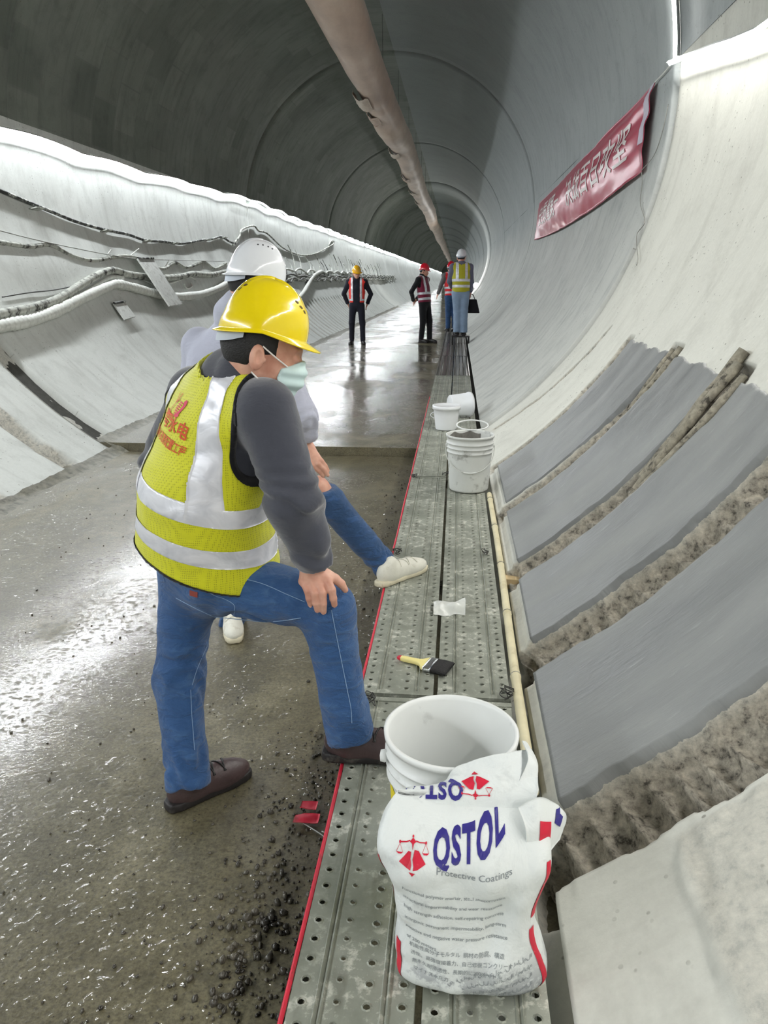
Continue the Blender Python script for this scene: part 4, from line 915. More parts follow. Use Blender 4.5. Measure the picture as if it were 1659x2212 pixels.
# bundle of cables further down the wall
rc = random.Random(21)
for k in range(9):
    y0, y1 = rc.choice([(17.5, 38), (18.5, 52), (19.5, 60), (26, 60)]); ya = np.arange(y0, y1, .3)
    base = rc.uniform(-158.5, -150.5) ; per_ = rc.uniform(1.1, 2.6); amp = rc.uniform(.6, 2.2); ph = rc.uniform(0, 6)
    a = base - amp * np.abs(np.sin(ya * PI / per_ + ph)) + .5 * vnoise(ya * 1.3, k * 5.0, seed=9)
    V, F = tube(cylp(ya, a, R - .05 - .03 * rc.random()), rc.uniform(.014, .034), 6)
    tag(mesh('cable', V, F, rc.choice([M_CABLE_DUSTY, M_CABLE_WHITE, M_CABLE_BLACK]), origin=tuple(cylp(np.array(y0), a[0], R))), 'dusty cable in the tangled bundle along the far left wall', 'cable', 'tangled cables on the far left wall')
for k in range(34):
    y = 18.6 + k * .95 + rc.uniform(-.3, .3); a0 = rc.uniform(-172, -164); a1 = rc.uniform(-157, -152); a = np.linspace(a0, a1, 7)
    P = cylp(y + .18 * np.sin(np.linspace(0, rc.uniform(3, 7), 7)), a, R - .04 - .05 * np.sin(np.linspace(0, PI, 7)))
    V, F = tube(spline(P, 3), rc.uniform(.008, .02), 5); tag(mesh('drop_cable', V, F, rc.choice([M_CABLE_WHITE, M_CABLE_DUSTY, M_CABLE_BLACK]), origin=tuple(P[0])), 'short drop cable hanging from the LED line on the far left wall', 'cable', 'drop cables on the far left wall')
# flood lamp on the right wall far away
p = cylp(np.array(48.6), np.array(-33.3), R - .06); root = tag(empty('flood_lamp', tuple(p)), 'distant round flood lamp shining from the right wall behind the men', 'lamp')
d = nrm(np.array([.2, -1, .05])); b = MB(); b.lathe([(.001, .0), (.15, .0), (.16, .02), (.16, .05)], 24); Q = Vector(d).to_track_quat('Z', 'Y').to_matrix(); V = np.array(b.V) @ np.array(Q).T
b = MB(); b.lathe([(.001, -.002), (.17, -.002), (.175, -.05), (.1, -.14), (.001, -.15)], 24); mesh('housing', np.array(b.V) @ np.array(Q).T, b.F, M_DARKWIRE, root)
b = MB(); b.lathe([(.001, .006), (.15, .004), (.16, .0)], 24); mesh('lens', np.array(b.V) @ np.array(Q).T, b.F, M_FLOOD, root)
V, F = tube([np.zeros(3) - d * .1, nrm([1, 0, -.55]) * .12 - d * .1], .02, 6); mesh('bracket', V, F, M_DARKWIRE, root)
# ================================================================== people: bodies and clothes as smooth implicit surfaces
def smin(a, b, k):
    h = np.clip(.5 + .5 * (b - a) / k, 0, 1); return b * (1 - h) + a * h - k * h * (1 - h)
def rc_(P, a, b, ra, rb):
    a, b = np.asarray(a, float), np.asarray(b, float); ba = b - a
    t = np.clip(((P - a) @ ba) / (ba @ ba), 0, 1); return np.linalg.norm(P - a - t[..., None] * ba, axis=-1) - (ra + (rb - ra) * t)
def ell_(P, c, ax, rad):
    p = (P - np.asarray(c)) @ np.asarray(ax).T; rad = np.asarray(rad, float)
    k0 = np.linalg.norm(p / rad, axis=-1); k1 = np.linalg.norm(p / rad ** 2, axis=-1); return k0 * (k0 - 1) / np.maximum(k1, 1e-6)
def flatcone(P, a, b, wa, wb, sa, sb, flat):
    """elliptical cone between two levels of a trunk: widths along the side vectors, thinner front to back"""
    a, b = np.asarray(a, float), np.asarray(b, float); ba = b - a; L2 = ba @ ba
    t = np.clip(((P - a) @ ba) / L2, 0, 1); q = P - a - t[..., None] * ba
    sd = nrm(np.asarray(sa) + np.asarray(sb)); ax = nrm(ba); sd = nrm(sd - ax * (sd @ ax)); fr = np.cross(ax, sd)
    w = wa + (wb - wa) * t
    x, y, z = q @ sd, q @ fr, q @ ax
    return (np.sqrt(x * x + (y / flat) ** 2 + z * z) - w) * (.5 + .5 * flat)
def nets(f, lo, hi, h):
    """naive surface nets"""
    lo, hi = np.asarray(lo, float), np.asarray(hi, float); n = np.maximum(4, np.ceil((hi - lo) / h).astype(int) + 1)
    ax = [lo[i] + h * np.arange(n[i]) for i in range(3)]
    # a coarse pass finds the blocks near the surface, only those are sampled finely
    b = 4; nb = [int(math.ceil(n[i] / b)) for i in range(3)]
    cg = np.stack(np.meshgrid(*[lo[i] + h * b * (np.arange(nb[i]) + .5) - h * .5 for i in range(3)], indexing='ij'), -1); Dc = f(cg)
    near = np.abs(Dc) < h * b * 1.25 + .012
    up_ = lambda A: np.repeat(np.repeat(np.repeat(A, b, 0), b, 1), b, 2)[:n[0], :n[1], :n[2]]
    D = np.where(up_(Dc) < 0, -1.0, 1.0); I0 = np.argwhere(up_(near))
    D[I0[:, 0], I0[:, 1], I0[:, 2]] = f(np.stack([ax[i][I0[:, i]] for i in range(3)], -1)); S = D < 0
    c = lambda A, i, j, k: A[i:A.shape[0] - 1 + i, j:A.shape[1] - 1 + j, k:A.shape[2] - 1 + k]
    cnt = sum(c(S, i, j, k).astype(np.int8) for i in (0, 1) for j in (0, 1) for k in (0, 1)); act = (cnt > 0) & (cnt < 8)
    ids = np.full(act.shape, -1, np.int64); I = np.argwhere(act); ids[act] = np.arange(len(I))
    acc = np.zeros((len(I), 3)); num = np.zeros(len(I))
    cor = [(i, j, k) for i in (0, 1) for j in (0, 1) for k in (0, 1)]
    val = {q: D[I[:, 0] + q[0], I[:, 1] + q[1], I[:, 2] + q[2]] for q in cor}
    for q in cor:
        for a in range(3):
            if q[a] == 0:
                r = list(q); r[a] = 1; r = tuple(r); v0, v1 = val[q], val[r]; m = (v0 < 0) != (v1 < 0)
                t = np.where(m, v0 / np.where(m, v0 - v1, 1), 0); p = np.tile(np.array(q, float), (len(I), 1)); p[:, a] += t
                acc[m] += p[m]; num[m] += 1
    V = lo + h * (I + acc / num[:, None]); F = []
    for a in range(3):
        b, c2 = (a + 1) % 3, (a + 2) % 3
        s0 = [slice(None)] * 3; s1 = [slice(None)] * 3; s0[a] = slice(0, -1); s1[a] = slice(1, None)
        x = S[tuple(s0)] != S[tuple(s1)]; E = np.argwhere(x)
        E = E[(E[:, b] > 0) & (E[:, c2] > 0) & (E[:, b] < n[b] - 1) & (E[:, c2] < n[c2] - 1)]
        if not len(E): continue
        def cell(db, dc): q = E.copy(); q[:, b] -= db; q[:, c2] -= dc; return ids[q[:, 0], q[:, 1], q[:, 2]]
        Q = np.stack([cell(1, 1), cell(0, 1), cell(0, 0), cell(1, 0)], -1); flip = ~S[E[:, 0], E[:, 1], E[:, 2]]
        Q[flip] = Q[flip][:, ::-1]; F.append(Q)
    F = np.concatenate(F); F = F[(F >= 0).all(1)]
    return V, F
def box_of(pts, pad): p = np.array(pts, float); return p.min(0) - pad, p.max(0) + pad
def normals(V, F):
    n = np.cross(V[F[:, 2]] - V[F[:, 0]], V[F[:, 3]] - V[F[:, 1]]); N = np.zeros_like(V)
    for k in range(4): np.add.at(N, F[:, k], n)
    return N / (np.linalg.norm(N, axis=1)[:, None] + 1e-12)
def relax(V, F, it=1):
    for _ in range(it):
        A = np.zeros_like(V); c = np.zeros(len(V))
        for k in range(4): np.add.at(A, F[:, k], V[F[:, (k + 1) % 4]] + V[F[:, k - 1]]); np.add.at(c, F[:, k], 2)
        V = .5 * V + .5 * A / np.maximum(c, 1)[:, None]
    return V
def patch_of(V, F, N, coords, lift, snap=True, grow=.004):
    """faces of a garment between limits of some coordinates, edges pulled straight; coords: list of (values, axis vector, lo, hi)"""
    keep = np.ones(len(V), bool)
    for h, ax, lo, hi in coords: keep &= (h > lo - grow) & (h < hi + grow)
    f = F[keep[F].all(1)]; W = V.copy()
    if snap:
        for h, ax, lo, hi in coords:
            if ax is not None: W += (np.clip(h, lo, hi) - h)[:, None] * np.asarray(ax)
    W = W + N * lift; u, inv = np.unique(f, return_inverse=True)
    return W[u], inv.reshape(-1, 4)

# ------------------------------------------------------------------ cloth, skin, plastic
def cloth(name, col, rough=.85, var=.12, weave=420, b=.25, fold=None, sheen=.2, worn=None):
    s = NT(name); v = s.coord('Object'); n1 = s.noise(v, 7, 4, .6); n2 = s.noise(v, weave, 2); n3 = s.noise(s.coord('Object', (1, 1, 2.2)), 16, 3, .55, .8)
    c0 = tuple(x * (1 - var) for x in col[:3]) + (1,); c1 = tuple(min(1, x * (1 + var)) for x in col[:3]) + (1,)
    c = s.ramp(n1, [(.3, c0), (.7, c1)])
    if worn: c = s.mix(s.ramp(s.math('ADD', s.math('MULTIPLY', n3, .6), s.math('MULTIPLY', n1, .4)), [(.5, 0.0), (.7, .5)]), c, worn)
    s.set(col=c, rough=rough, sheen=sheen, spec=.25); s.bump(s.math('ADD', s.math('MULTIPLY', n3, 1.0), s.math('MULTIPLY', n2, .12)), b, .016)
    return s.m
M_DENIM = cloth('blue_denim', srgb(52, 88, 136), .8, .14, 600, .9, worn=srgb(96, 130, 172)); M_DENIM_DARK = cloth('dark_denim', srgb(50, 80, 120), .8, .16, 600, .7, worn=srgb(72, 110, 170)); M_DENIM_PALE = cloth('pale_denim', srgb(132, 152, 176), .85, .12)
M_FLEECE = cloth('charcoal_fleece', srgb(66, 68, 78), .95, .10, 800, .18, sheen=.5); M_LILAC = cloth('lilac_grey_cotton', srgb(178, 180, 196), .85, .05, 500, .3); M_BLACK = cloth('black_cloth', srgb(24, 24, 28), .85, .2); M_NAVY = cloth('navy_cloth', srgb(26, 28, 40), .85, .2)
M_GREYBLUE = cloth('grey_blue_cloth', srgb(104, 106, 126), .85, .1); M_GREYCOAT = cloth('grey_cloth', srgb(110, 108, 108), .85, .1)
def vest_mat(name, col, mesh_holes=True):
    s = NT(name); v = s.coord('Object')
    vo = s.n('ShaderNodeTexVoronoi', i_Scale=190.0, i_Randomness=.15); s.t.links.new(s.coord('Object', (1, 1, .8)), vo.inputs['Vector'])
    hole = s.ramp(vo.outputs['Distance'], [(.22, 1.0), (.4, 0.0)]); n1 = s.noise(v, 5, 4); n3 = s.noise(s.coord('Object', (1, 1, 1.5)), 11, 3, .5, .6)
    c = s.ramp(n1, [(.3, tuple(x * .92 for x in col[:3]) + (1,)), (.7, col)])
    if mesh_holes: c = s.mix(s.math('MULTIPLY', hole, .55), c, tuple(x * .35 for x in col[:3]) + (1,))
    s.set(col=c, rough=.6, sheen=.3, spec=.3); s.bump(s.math('ADD', s.math('MULTIPLY', n3, 1.2), s.math('MULTIPLY', hole, -.12 if mesh_holes else 0)), .3, .014); return s.m
M_VEST_Y = vest_mat('yellow_mesh_vest', srgb(214, 214, 30)); M_VEST_Y2 = vest_mat('mustard_vest', srgb(180, 176, 40), False); M_VEST_O = vest_mat('orange_vest', srgb(240, 52, 40), False); M_VEST_M = vest_mat('maroon_vest', srgb(124, 22, 56), False); M_VEST_R = vest_mat('red_vest', srgb(226, 36, 46), False)
s = NT('reflective_tape'); v = s.coord('Object'); n3 = s.noise(s.coord('Object', (1, 1, 1.4)), 12, 3, .5, .6)
s.set(col=s.ramp(n3, [(.3, srgb(196, 198, 206)), (.7, srgb(236, 236, 242))]), rough=.32, metal=.15, spec=.7); s.bump(n3, .3, .012); M_REFLECT = s.m
s = NT('skin'); v = s.coord('Object'); n1 = s.noise(v, 22, 3); n2 = s.noise(v, 160, 3)
s.set(col=s.ramp(n1, [(.3, srgb(196, 140, 120)), (.7, srgb(222, 174, 152))]), rough=.5, sss=.08, spec=.4); s.b.inputs['Subsurface Radius'].default_value = (.012, .005, .003); s.bump(n2, .12, .003); M_SKIN = s.m
M_NAIL = simple('nail', srgb(226, 178, 166), .3, .04); M_HAIR = simple('black_hair', srgb(20, 18, 18), .6, .3, 80, .6, 240)
M_MASK = simple('mask_cloth', srgb(196, 218, 218), .75, .05, 20); M_MASK_CORD = simple('mask_cord', srgb(240, 236, 232), .6, .03)
M_SHOE_BROWN = simple('brown_leather', srgb(74, 58, 58), .42, .2, 18, .2, 120); M_SHOE_DK = simple('dark_leather', srgb(48, 40, 40), .45, .25, 18, .2, 120); M_SOLE_DK = simple('dark_sole', srgb(34, 30, 30), .6, .2, 30, dirt=srgb(96, 92, 84), dscale=16, dlo=.58, dhi=.72)
M_SHOE_W = simple('white_canvas_shoe', srgb(226, 224, 212), .65, .06, 20, .2, 150, dirt=srgb(176, 168, 146), dscale=14, dlo=.55, dhi=.75); M_SOLE_W = simple('cream_sole', srgb(214, 206, 180), .6, .08, 20, dirt=srgb(120, 110, 90), dscale=24, dlo=.56, dhi=.7)
M_SHOE_BLK = simple('black_shoe', srgb(22, 20, 20), .4, .2)
def plastic(name, col): return simple(name, col, .16, .02, 5, coat=.6, spec=.6)
HELMETS = {'yellow': plastic('yellow_helmet_plastic', srgb(240, 214, 16)), 'white': plastic('white_helmet_plastic', srgb(232, 234, 238)), 'red': plastic('red_helmet_plastic', srgb(206, 20, 44)), 'amber': plastic('amber_helmet_plastic', srgb(238, 178, 24))}
M_STRAP = simple('helmet_harness', srgb(176, 184, 196), .5, .04); M_VENT = simple('helmet_vent', srgb(90, 70, 10), .7, .1); M_VENT_G = simple('helmet_vent_grey', srgb(70, 72, 76), .7, .1)

def shoe(parent, heel, toe, up, mat, sole, W=.047, Hh=.095, h=.006, laces=None, lace_mat=None):
    """heel and toe on the ground; upper, sole and laces"""
    heel, toe = np.asarray(heel, float), np.asarray(toe, float); f = nrm(toe - heel); L = np.linalg.norm(toe - heel); up = nrm(np.asarray(up) - f * (np.asarray(up) @ f)); sd = np.cross(f, up)
    ax = np.stack([f, sd, up]); loc = lambda P: (P - heel) @ ax.T
    def width(x): return W * np.interp(x / L, [0, .08, .25, .5, .72, .9, 1.0], [.55, .78, .80, .84, 1.0, .86, .45])
    def fs(P):
        q = loc(P); x = np.clip(q[..., 0], .012, L - .022); return np.maximum(np.sqrt((q[..., 0] - x) ** 2 + np.maximum(np.abs(q[..., 1]) - width(x) + .022, 0) ** 2) - .022, np.abs(q[..., 2] - .014) - .014)
    def fu(P):
        d = smin(ell_(P, heel + f * .065 + up * .055, ax, (.068, .040, .062)), ell_(P, heel + f * (L * .50) + up * .042, ax, (.10, .041, .050)), .03)
        d = smin(d, ell_(P, heel + f * (L - .078) + up * .034, ax, (.078, W * .98, .037)), .03); d = smin(d, rc_(P, heel + f * .064 + up * .05, heel + f * .070 + up * Hh, .036, .036), .02)
        q = loc(P); return np.maximum(d, .012 - q[..., 2])
    bx = box_of([heel, toe, heel + up * (Hh + .04), toe + up * .1, heel + sd * .06, heel - sd * .06, toe + sd * .06, toe - sd * .06], .02)
    V, F = nets(fu, *bx, h); u_ = mesh('shoe_upper', V, F, mat, None); V2, F2 = nets(fs, *bx, h)
    root = empty('shoe', tuple(heel), parent); pl = np.array(parent.location); root.location = tuple(heel - pl); off = heel
    u_.data.transform(Matrix.Translation(-Vector(off))); u_.parent = root; mesh('sole', V2 - off, F2, sole, root)
    if laces:
        bv = BVHTree.FromPolygons([Vector(v) for v in V], [tuple(q) for q in F])
        for k in range(laces):
            x = L * (.40 + .27 * k / max(1, laces - 1)); P = []
            for t in np.linspace(-1, 1, 7):
                o_ = heel + f * (x + .012 * t * (1 if k % 2 else -1)) + sd * (.034 * t) + up * .2; hit = bv.ray_cast(Vector(o_), Vector(-up))
                if hit[0] is not None: P.append(np.array(hit[0][:]) + np.array(up) * .002)
            if len(P) > 3: Vt, Ft = tube(spline(P, 2), .0026, 6); mesh('lace', Vt - off, Ft, lace_mat, root)
    return root
def helmet(parent, C, f, u, col, vents=True, h=1.0, harness=True):
    """hard hat: ribbed shell with a peak in front, short brim behind, harness inside"""
    f = nrm(f); u = nrm(np.asarray(u) - f * (np.asarray(u) @ f)); r = np.cross(f, u); ax = np.stack([f, r, u]); pl = np.array(parent.location)
    root = empty('hard_hat', tuple(C - pl), parent); n, m = 72, 22
    ph = np.arange(n) * 2 * PI / n; rows = []
    def rim(ph):     # lower edge, dips at the back and rises over the ears
        return -.004 - .018 * np.cos(ph + PI) * (np.cos(ph) < 0) * 1.0 + .008 * np.sin(ph) ** 2
    for k in range(m):
        t = k / (m - 1) * PI / 2; c_, s_ = math.cos(t) ** .82, math.sin(t)
        a, b = .122, .104; rad = 1 / np.sqrt((np.cos(ph) / a) ** 2 + (np.sin(ph) / b) ** 2)
        ridge = .006 * np.exp(-((np.sin(ph)) / .16) ** 2) * s_ * (np.cos(ph) < .95) + .004 * np.exp(-((np.abs(np.sin(ph)) - .42) / .10) ** 2) * s_ * (t > .5)
        crease = .003 * np.tanh((np.sin(t) - .38 - .22 * np.cos(ph)) * 14)
        q = rad * c_ * (1 - .012 * (crease > 0)) - crease * .4
        rows.append(np.stack([q * np.cos(ph), q * np.sin(ph), rim(ph) + (.136 - rim(ph)) * s_ + ridge], -1))
    rows.insert(0, rows[0] * [1.0, 1.0, 1] - [0, 0, .004])
    fr = np.clip(np.cos(ph), 0, 1) ** 1.2; bk = np.clip(-np.cos(ph), 0, 1) ** 2; e = .008 + .036 * fr + .006 * bk
    base = rows[0]; d = base.copy(); d[:, 2] = 0; d /= np.linalg.norm(d, axis=1)[:, None]
    br = base + d * e[:, None]; br[:, 2] -= .003 + .012 * fr + .004 * bk
    br2 = br.copy(); br2[:, 2] -= .004; inn = base * [.97, .97, 1] - [0, 0, .006]
    inn2 = inn.copy(); inn2[:, :2] *= .9; inn2[:, 2] += .05
    G = np.array([inn2, inn, br2, br] + rows); V = G.reshape(-1, 3) @ ax * h; F = [tuple(q) for q in grid_faces(len(G), n, True)]
    top = len(V); V = np.vstack([V, (np.array([0, 0, .1385]) @ ax * h)[None]]); F += [((len(G) - 1) * n + i, (len(G) - 1) * n + (i + 1) % n, top) for i in range(n)]
    sh = mesh('shell', V, F, HELMETS[col], root)
    if vents:
        bv = BVHTree.FromPolygons([Vector(v) for v in V], F); mv = M_VENT if col in ('yellow', 'amber') else M_VENT_G
        for fx, sy, uz in ([(-.085, .030, .3), (-.072, .036, .3), (.070, .050, .3), (.084, .046, .3), (.096, .040, .3)] if col == 'yellow' else [(-.02, .06, .3), (.0, .06, .3), (.022, .058, .3), (.04, .055, .3)]):
            hit = bv.ray_cast(Vector(np.array([fx, sy, uz]) @ ax * h), Vector(-u))
            if hit[0] is None: continue
            nn = np.array(hit[1][:]); nn = nn if nn @ u > 0 else -nn; b = MB(); sz = (.006, .0032) if col == 'yellow' else (.0035, .0035); t1 = nrm(f - nn * (f @ nn)); t2 = np.cross(nn, t1); p = np.array(hit[0][:])
            a_ = np.arange(8) * 2 * PI / 8; Vv = [p + t1 * sz[0] * math.cos(x) + t2 * sz[1] * math.sin(x) + nn * .0012 for x in a_] + [p + t1 * sz[0] * math.cos(x) + t2 * sz[1] * math.sin(x) - nn * .002 for x in a_]
            mesh('vent', Vv, [tuple(range(8))] + [(i, i + 8, (i + 1) % 8 + 8, (i + 1) % 8) for i in range(8)], mv, root, False)
    if harness:
        a_ = np.linspace(PI * .62, PI * 1.38, 20); A, T = np.meshgrid(a_, np.linspace(0, 1, 4), indexing='ij')
        q = np.stack([.119 * np.cos(A) - .004, .098 * np.sin(A), -.010 - .052 * T * np.clip((-np.cos(A) - .3) / .7, .15, 1) ** .5], -1).reshape(-1, 3); mesh('nape_strap', q @ ax * h, grid_faces(20, 4), M_STRAP, root)
    return root
def person(name, label, J, o):
    """J: joints in world space. The skin is one mesh; clothes, hat and shoes are its children"""
    h = o.get('res', .008); k = o.get('k', 1.0); J = {a: np.asarray(b, float) for a, b in J.items()}
    base = o.get('base', (J['ankleL'] + J['ankleR']) / 2 * [1, 1, 0] + [0, 0, min(J['ankleL'][2], J['ankleR'][2]) - .09])
    root = tag(empty(name, tuple(base)), label, 'person', o.get('group')); B = np.array(root.location)
    put_ = lambda nm, V, F, m, par=root, sm=True: mesh(nm, V - B if par is root else V - B - np.array(par.location), F, m, par, sm)
    sdS, sdH = nrm(J['shR'] - J['shL']), nrm(J['hipR'] - J['hipL'])
    waist = J['pelvis'] * .5 + J['chest'] * .5 + o.get('bow', np.zeros(3)); axT = nrm(J['neck'] - J['pelvis'])
    fat = o.get('fat', 1.0)
    def trunk(P, g=0.0, low=0.0):
        d = flatcone(P, J['pelvis'], waist, (.150 + low) * k * fat, (.142 + low * .4) * k * fat, sdH, sdH + sdS, o.get('deep', .74))
        d = smin(d, flatcone(P, waist, J['chest'], (.142 + low * .4) * k * fat, .158 * k, sdS + sdH, sdS, o.get('deep', .72)), .06)
        d = smin(d, flatcone(P, J['chest'], J['neck'] * .8 + J['chest'] * .2, .150 * k, .085 * k, sdS, sdS, .66), .07)
        d = smin(d, rc_(P, J['shL'], J['shR'], .062 * k, .062 * k), .08); d = smin(d, rc_(P, J['neck'], (J['shL'] + J['shR']) / 2 * .4 + J['neck'] * .6, .058 * k, .06 * k), .06)
        return d - g
    def arm(P, s_, ru, re, rw): return smin(rc_(P, J['sh' + s_], J['el' + s_], ru * k, re * k), rc_(P, J['el' + s_], J['wr' + s_], re * k * .97, rw * k), .02)
    def folds(P, amp, q): return amp * fbm(P[..., 0] * q + P[..., 2] * q * .6, P[..., 2] * q * 1.6, P[..., 1] * q, seed=o.get('seed', 0) + 3, o=2)
    # ---- skin: a whole figure, finer at head and hands
    hf, hu = nrm(J['headf']), J['headu']; hu = nrm(hu - hf * (hu @ hf)); hr = np.cross(hf, hu); HC = J['head']; hax = np.stack([hf, hr, hu]); hp = lambda a, b, c: HC + hf * a * k + hr * b * k + hu * c * k
    def body(P):
        d = trunk(P, -.03)
        for s_ in 'LR':
            d = smin(d, arm(P, s_, .042, .036, .026), .03); d = smin(d, smin(rc_(P, J['hip' + s_], J['knee' + s_], .072 * k, .048 * k), rc_(P, J['knee' + s_], J['ankle' + s_], .048 * k, .034 * k), .02), .03)
        return d
    Vb, Fb = nets(body, *box_of(list(J[q] for q in J if q not in ('headf', 'headu', 'head', 'toeL', 'toeR', 'heelL', 'heelR')), .2), max(.016, h * 2))
    def headf(P):
        d = smin(ell_(P, hp(-.012, 0, .022), hax, np.array([.098, .078, .108]) * k), ell_(P, hp(.030, 0, -.050), hax, np.array([.066, .058, .078]) * k), .03)
        d = smin(d, rc_(P, hp(.082, 0, -.002), hp(.102, 0, -.040), .009 * k, .014 * k), .016)                      # nose
        d = smin(d, ell_(P, hp(.078, 0, .014), hax, np.array([.018, .050, .014]) * k), .016)                        # brow
        d = smin(d, ell_(P, hp(.080, 0, -.078), hax, np.array([.014, .024, .014]) * k), .014)                       # lips
        for q in (-1, 1):
            d = np.maximum(d, -ell_(P, hp(.094, q * .031, -.008), hax, np.array([.014, .017, .010]) * k))           # eye sockets
            d = smin(d, ell_(P, hp(.084, q * .031, -.008), hax, np.array([.010, .013, .010]) * k), .005)
            e = ell_(P, hp(-.014, q * .082, -.020), hax, np.array([.019, .012, .033]) * k); e = np.maximum(e, -ell_(P, hp(-.009, q * .098, -.016), hax, np.array([.0115, .013, .021]) * k)); e = np.minimum(e, ell_(P, hp(.004, q * .082, -.022), hax, np.array([.006, .006, .008]) * k)); d = smin(d, e, .005)
        d = smin(d, rc_(P, hp(-.030, 0, -.06), J['neck'] + (J['neck'] - J['chest']) * .1, .056 * k, .06 * k), .03); return d
    Vh, Fh = nets(headf, *box_of([hp(-.13, 0, .15), hp(.14, .11, -.14), hp(0, -.11, -.1), J['neck']], .06), o.get('headres', h * .6))
    VV, FF = [Vb, Vh], [Fb, Fh + len(Vb)]; tot = len(Vb) + len(Vh)
    for fn_, bx_, hh_ in o.get('hands', []):
        V, F = nets(fn_, *bx_, hh_); VV.append(V); FF.append(F + tot); tot += len(V)
    put_('body', np.concatenate(VV), np.concatenate(FF), M_SKIN)
    # ---- hair under the hat
    def hairf(P):
        q = (P - HC) @ hax.T / k; d = ell_(P, hp(-.016, 0, .020), hax, np.array([.102, .083, .110]) * k); lim = np.maximum(q[..., 2] - .05, -.085 - q[..., 2] - .25 * np.clip(-q[..., 0], 0, .1)); return np.maximum(np.maximum(d, lim), q[..., 0] + .012 + .6 * np.clip(-q[..., 2] - .01, 0, 1) - .045 * (q[..., 2] > -.01))
    V, F = nets(hairf, *box_of([hp(-.14, .1, .1), hp(.08, -.1, -.12), hp(-.1, -.1, -.1)], .03), h * .8); put_('hair', V, F, M_HAIR)
    # ---- trousers
    tr = o['trousers']; rr = tr.get('r', (.098, .072, .062, .060))
    def trf(P):
        d = flatcone(P, J['pelvis'] + axT * .06, J['pelvis'] - axT * .02, .150 * k * fat, .152 * k * fat, sdH, sdH, .78)
        for s_ in 'LR':
            n_ = nrm(J['ankle' + s_] - J['knee' + s_]); cuff = J['ankle' + s_] + n_ * tr.get('drop', .02)
            l = smin(rc_(P, J['hip' + s_], J['knee' + s_], rr[0] * k, rr[1] * k), rc_(P, J['knee' + s_], cuff, rr[1] * k, rr[3] * k), .03); l = np.maximum(l, (P - cuff) @ n_); d = smin(d, l, .045)
            # creases behind the knee and above the shoe
            t1 = (P - J['knee' + s_]) @ n_; w1 = np.exp(-(t1 / .09) ** 2) + 1.1 * np.exp(-((P - cuff) @ n_ + .05) ** 2 / .006)
            d = d + o.get('crease', 1) * .0062 * w1 * np.sin(t1 * 62 + 13 * vnoise(P[..., 0] * 7, P[..., 1] * 9, P[..., 2] * 5, seed=8)) * np.exp(-np.clip(l, 0, 1) / .02)
        d = np.maximum(d, (P - J['pelvis']) @ axT - .13); return d + folds(P, .005 * o.get('crease', 1), 10)
    V, F = nets(trf, *box_of([J[q] for q in ('pelvis', 'hipL', 'hipR', 'kneeL', 'kneeR', 'ankleL', 'ankleR')], .19), h); tr_o = put_('trousers', V, F, tr['mat']); o['trouser_obj'] = tr_o
    # ---- jacket or shirt
    jk = o['top']; ra = jk.get('r', (.064, .054, .046))
    def jkf(P):
        d = trunk(P, .006)
        for s_ in 'LR':
            n_ = nrm(J['wr' + s_] - J['el' + s_]); cut = J['wr' + s_] + n_ * jk.get('cuff' + s_, -.01); a = arm(P, s_, *ra)
            t1 = (P - J['el' + s_]) @ n_; a = a + o.get('crease', 1) * .0058 * (np.exp(-(t1 / .10) ** 2) + np.exp(-((P - cut) @ n_ + .05) ** 2 / .003)) * np.sin(t1 * 70 + 14 * vnoise(P[..., 0] * 7, P[..., 1] * 7, P[..., 2] * 7, seed=5))
            a = np.maximum(a, (P - cut) @ n_); d = smin(d, a, .035)
        if jk.get('collar', .0): d = smin(d, rc_(P, J['neck'] - axT * .01, J['neck'] * .35 + hp(-.035, 0, -.085) * .65, .088 * k, .078 * k), .014)
        d = np.maximum(d, -((P - J['pelvis']) @ axT + jk.get('hem', .06))); return d + folds(P, .0045 * o.get('crease', 1), 9)
    V, F = nets(jkf, *box_of([J[q] for q in ('pelvis', 'shL', 'shR', 'elL', 'elR', 'wrL', 'wrR', 'neck')], .2), h); put_(jk.get('name', 'jacket'), V, F, jk['mat'])
    for s_ in jk.get('cuffs', ''):
        n_ = nrm(J['wr' + s_] - J['el' + s_]); c_ = J['wr' + s_] + n_ * jk.get('cuff' + s_, -.01); V, F = tube([c_ - n_ * .055, c_ - n_ * .03, c_, c_ + n_ * .006], np.array([.046, .049, .046, .036]) * k, 20); put_('cuff', V, F, M_BLACK)
    # ---- safety vest with reflective bands
    ve = o.get('vest')
    if ve:
        g = .020; fl = ve.get('flare', .012); ah = ve.get('armhole', .088) * k; h0 = ve.get('hem', .05)
        def hemv(P): return (P - J['pelvis']) @ nrm(axT + ve.get('hemtilt', np.zeros(3))) + h0
        def armh(P, sides='LR'):
            d = 1e3
            for s_ in sides:
                out = nrm(J['sh' + s_] - (J['shL'] + J['shR']) / 2); a = J['sh' + s_] + out * .045 * k
                d = np.minimum(d, rc_(P, a + axT * .03, a - axT * .13 * k, ah, ah * .9))
            return d
        def vef(P):
            d = trunk(P, g, fl); d = np.maximum(d, -armh(P)); d = np.maximum(d, -hemv(P))
            d = np.maximum(d, -rc_(P, J['neck'] - axT * .02, J['neck'] + axT * .3, .092 * k, .14 * k))
            if ve.get('open'):       # worn open: a gap down the front
                fr = np.cross(axT, sdS); fr = fr if fr @ ve['front'] > 0 else -fr; q = P - J['chest']; d = np.maximum(d, -np.maximum(np.abs(q @ sdS) - ve['open'], -(q @ fr) + .0))
            return d + folds(P, .005 * o.get('crease', 1), 9)
        V, F = nets(vef, *box_of([J[q] for q in ('pelvis', 'shL', 'shR', 'neck', 'chest')], .24), h * ve.get('fine', .8)); V = relax(V, F, 3)
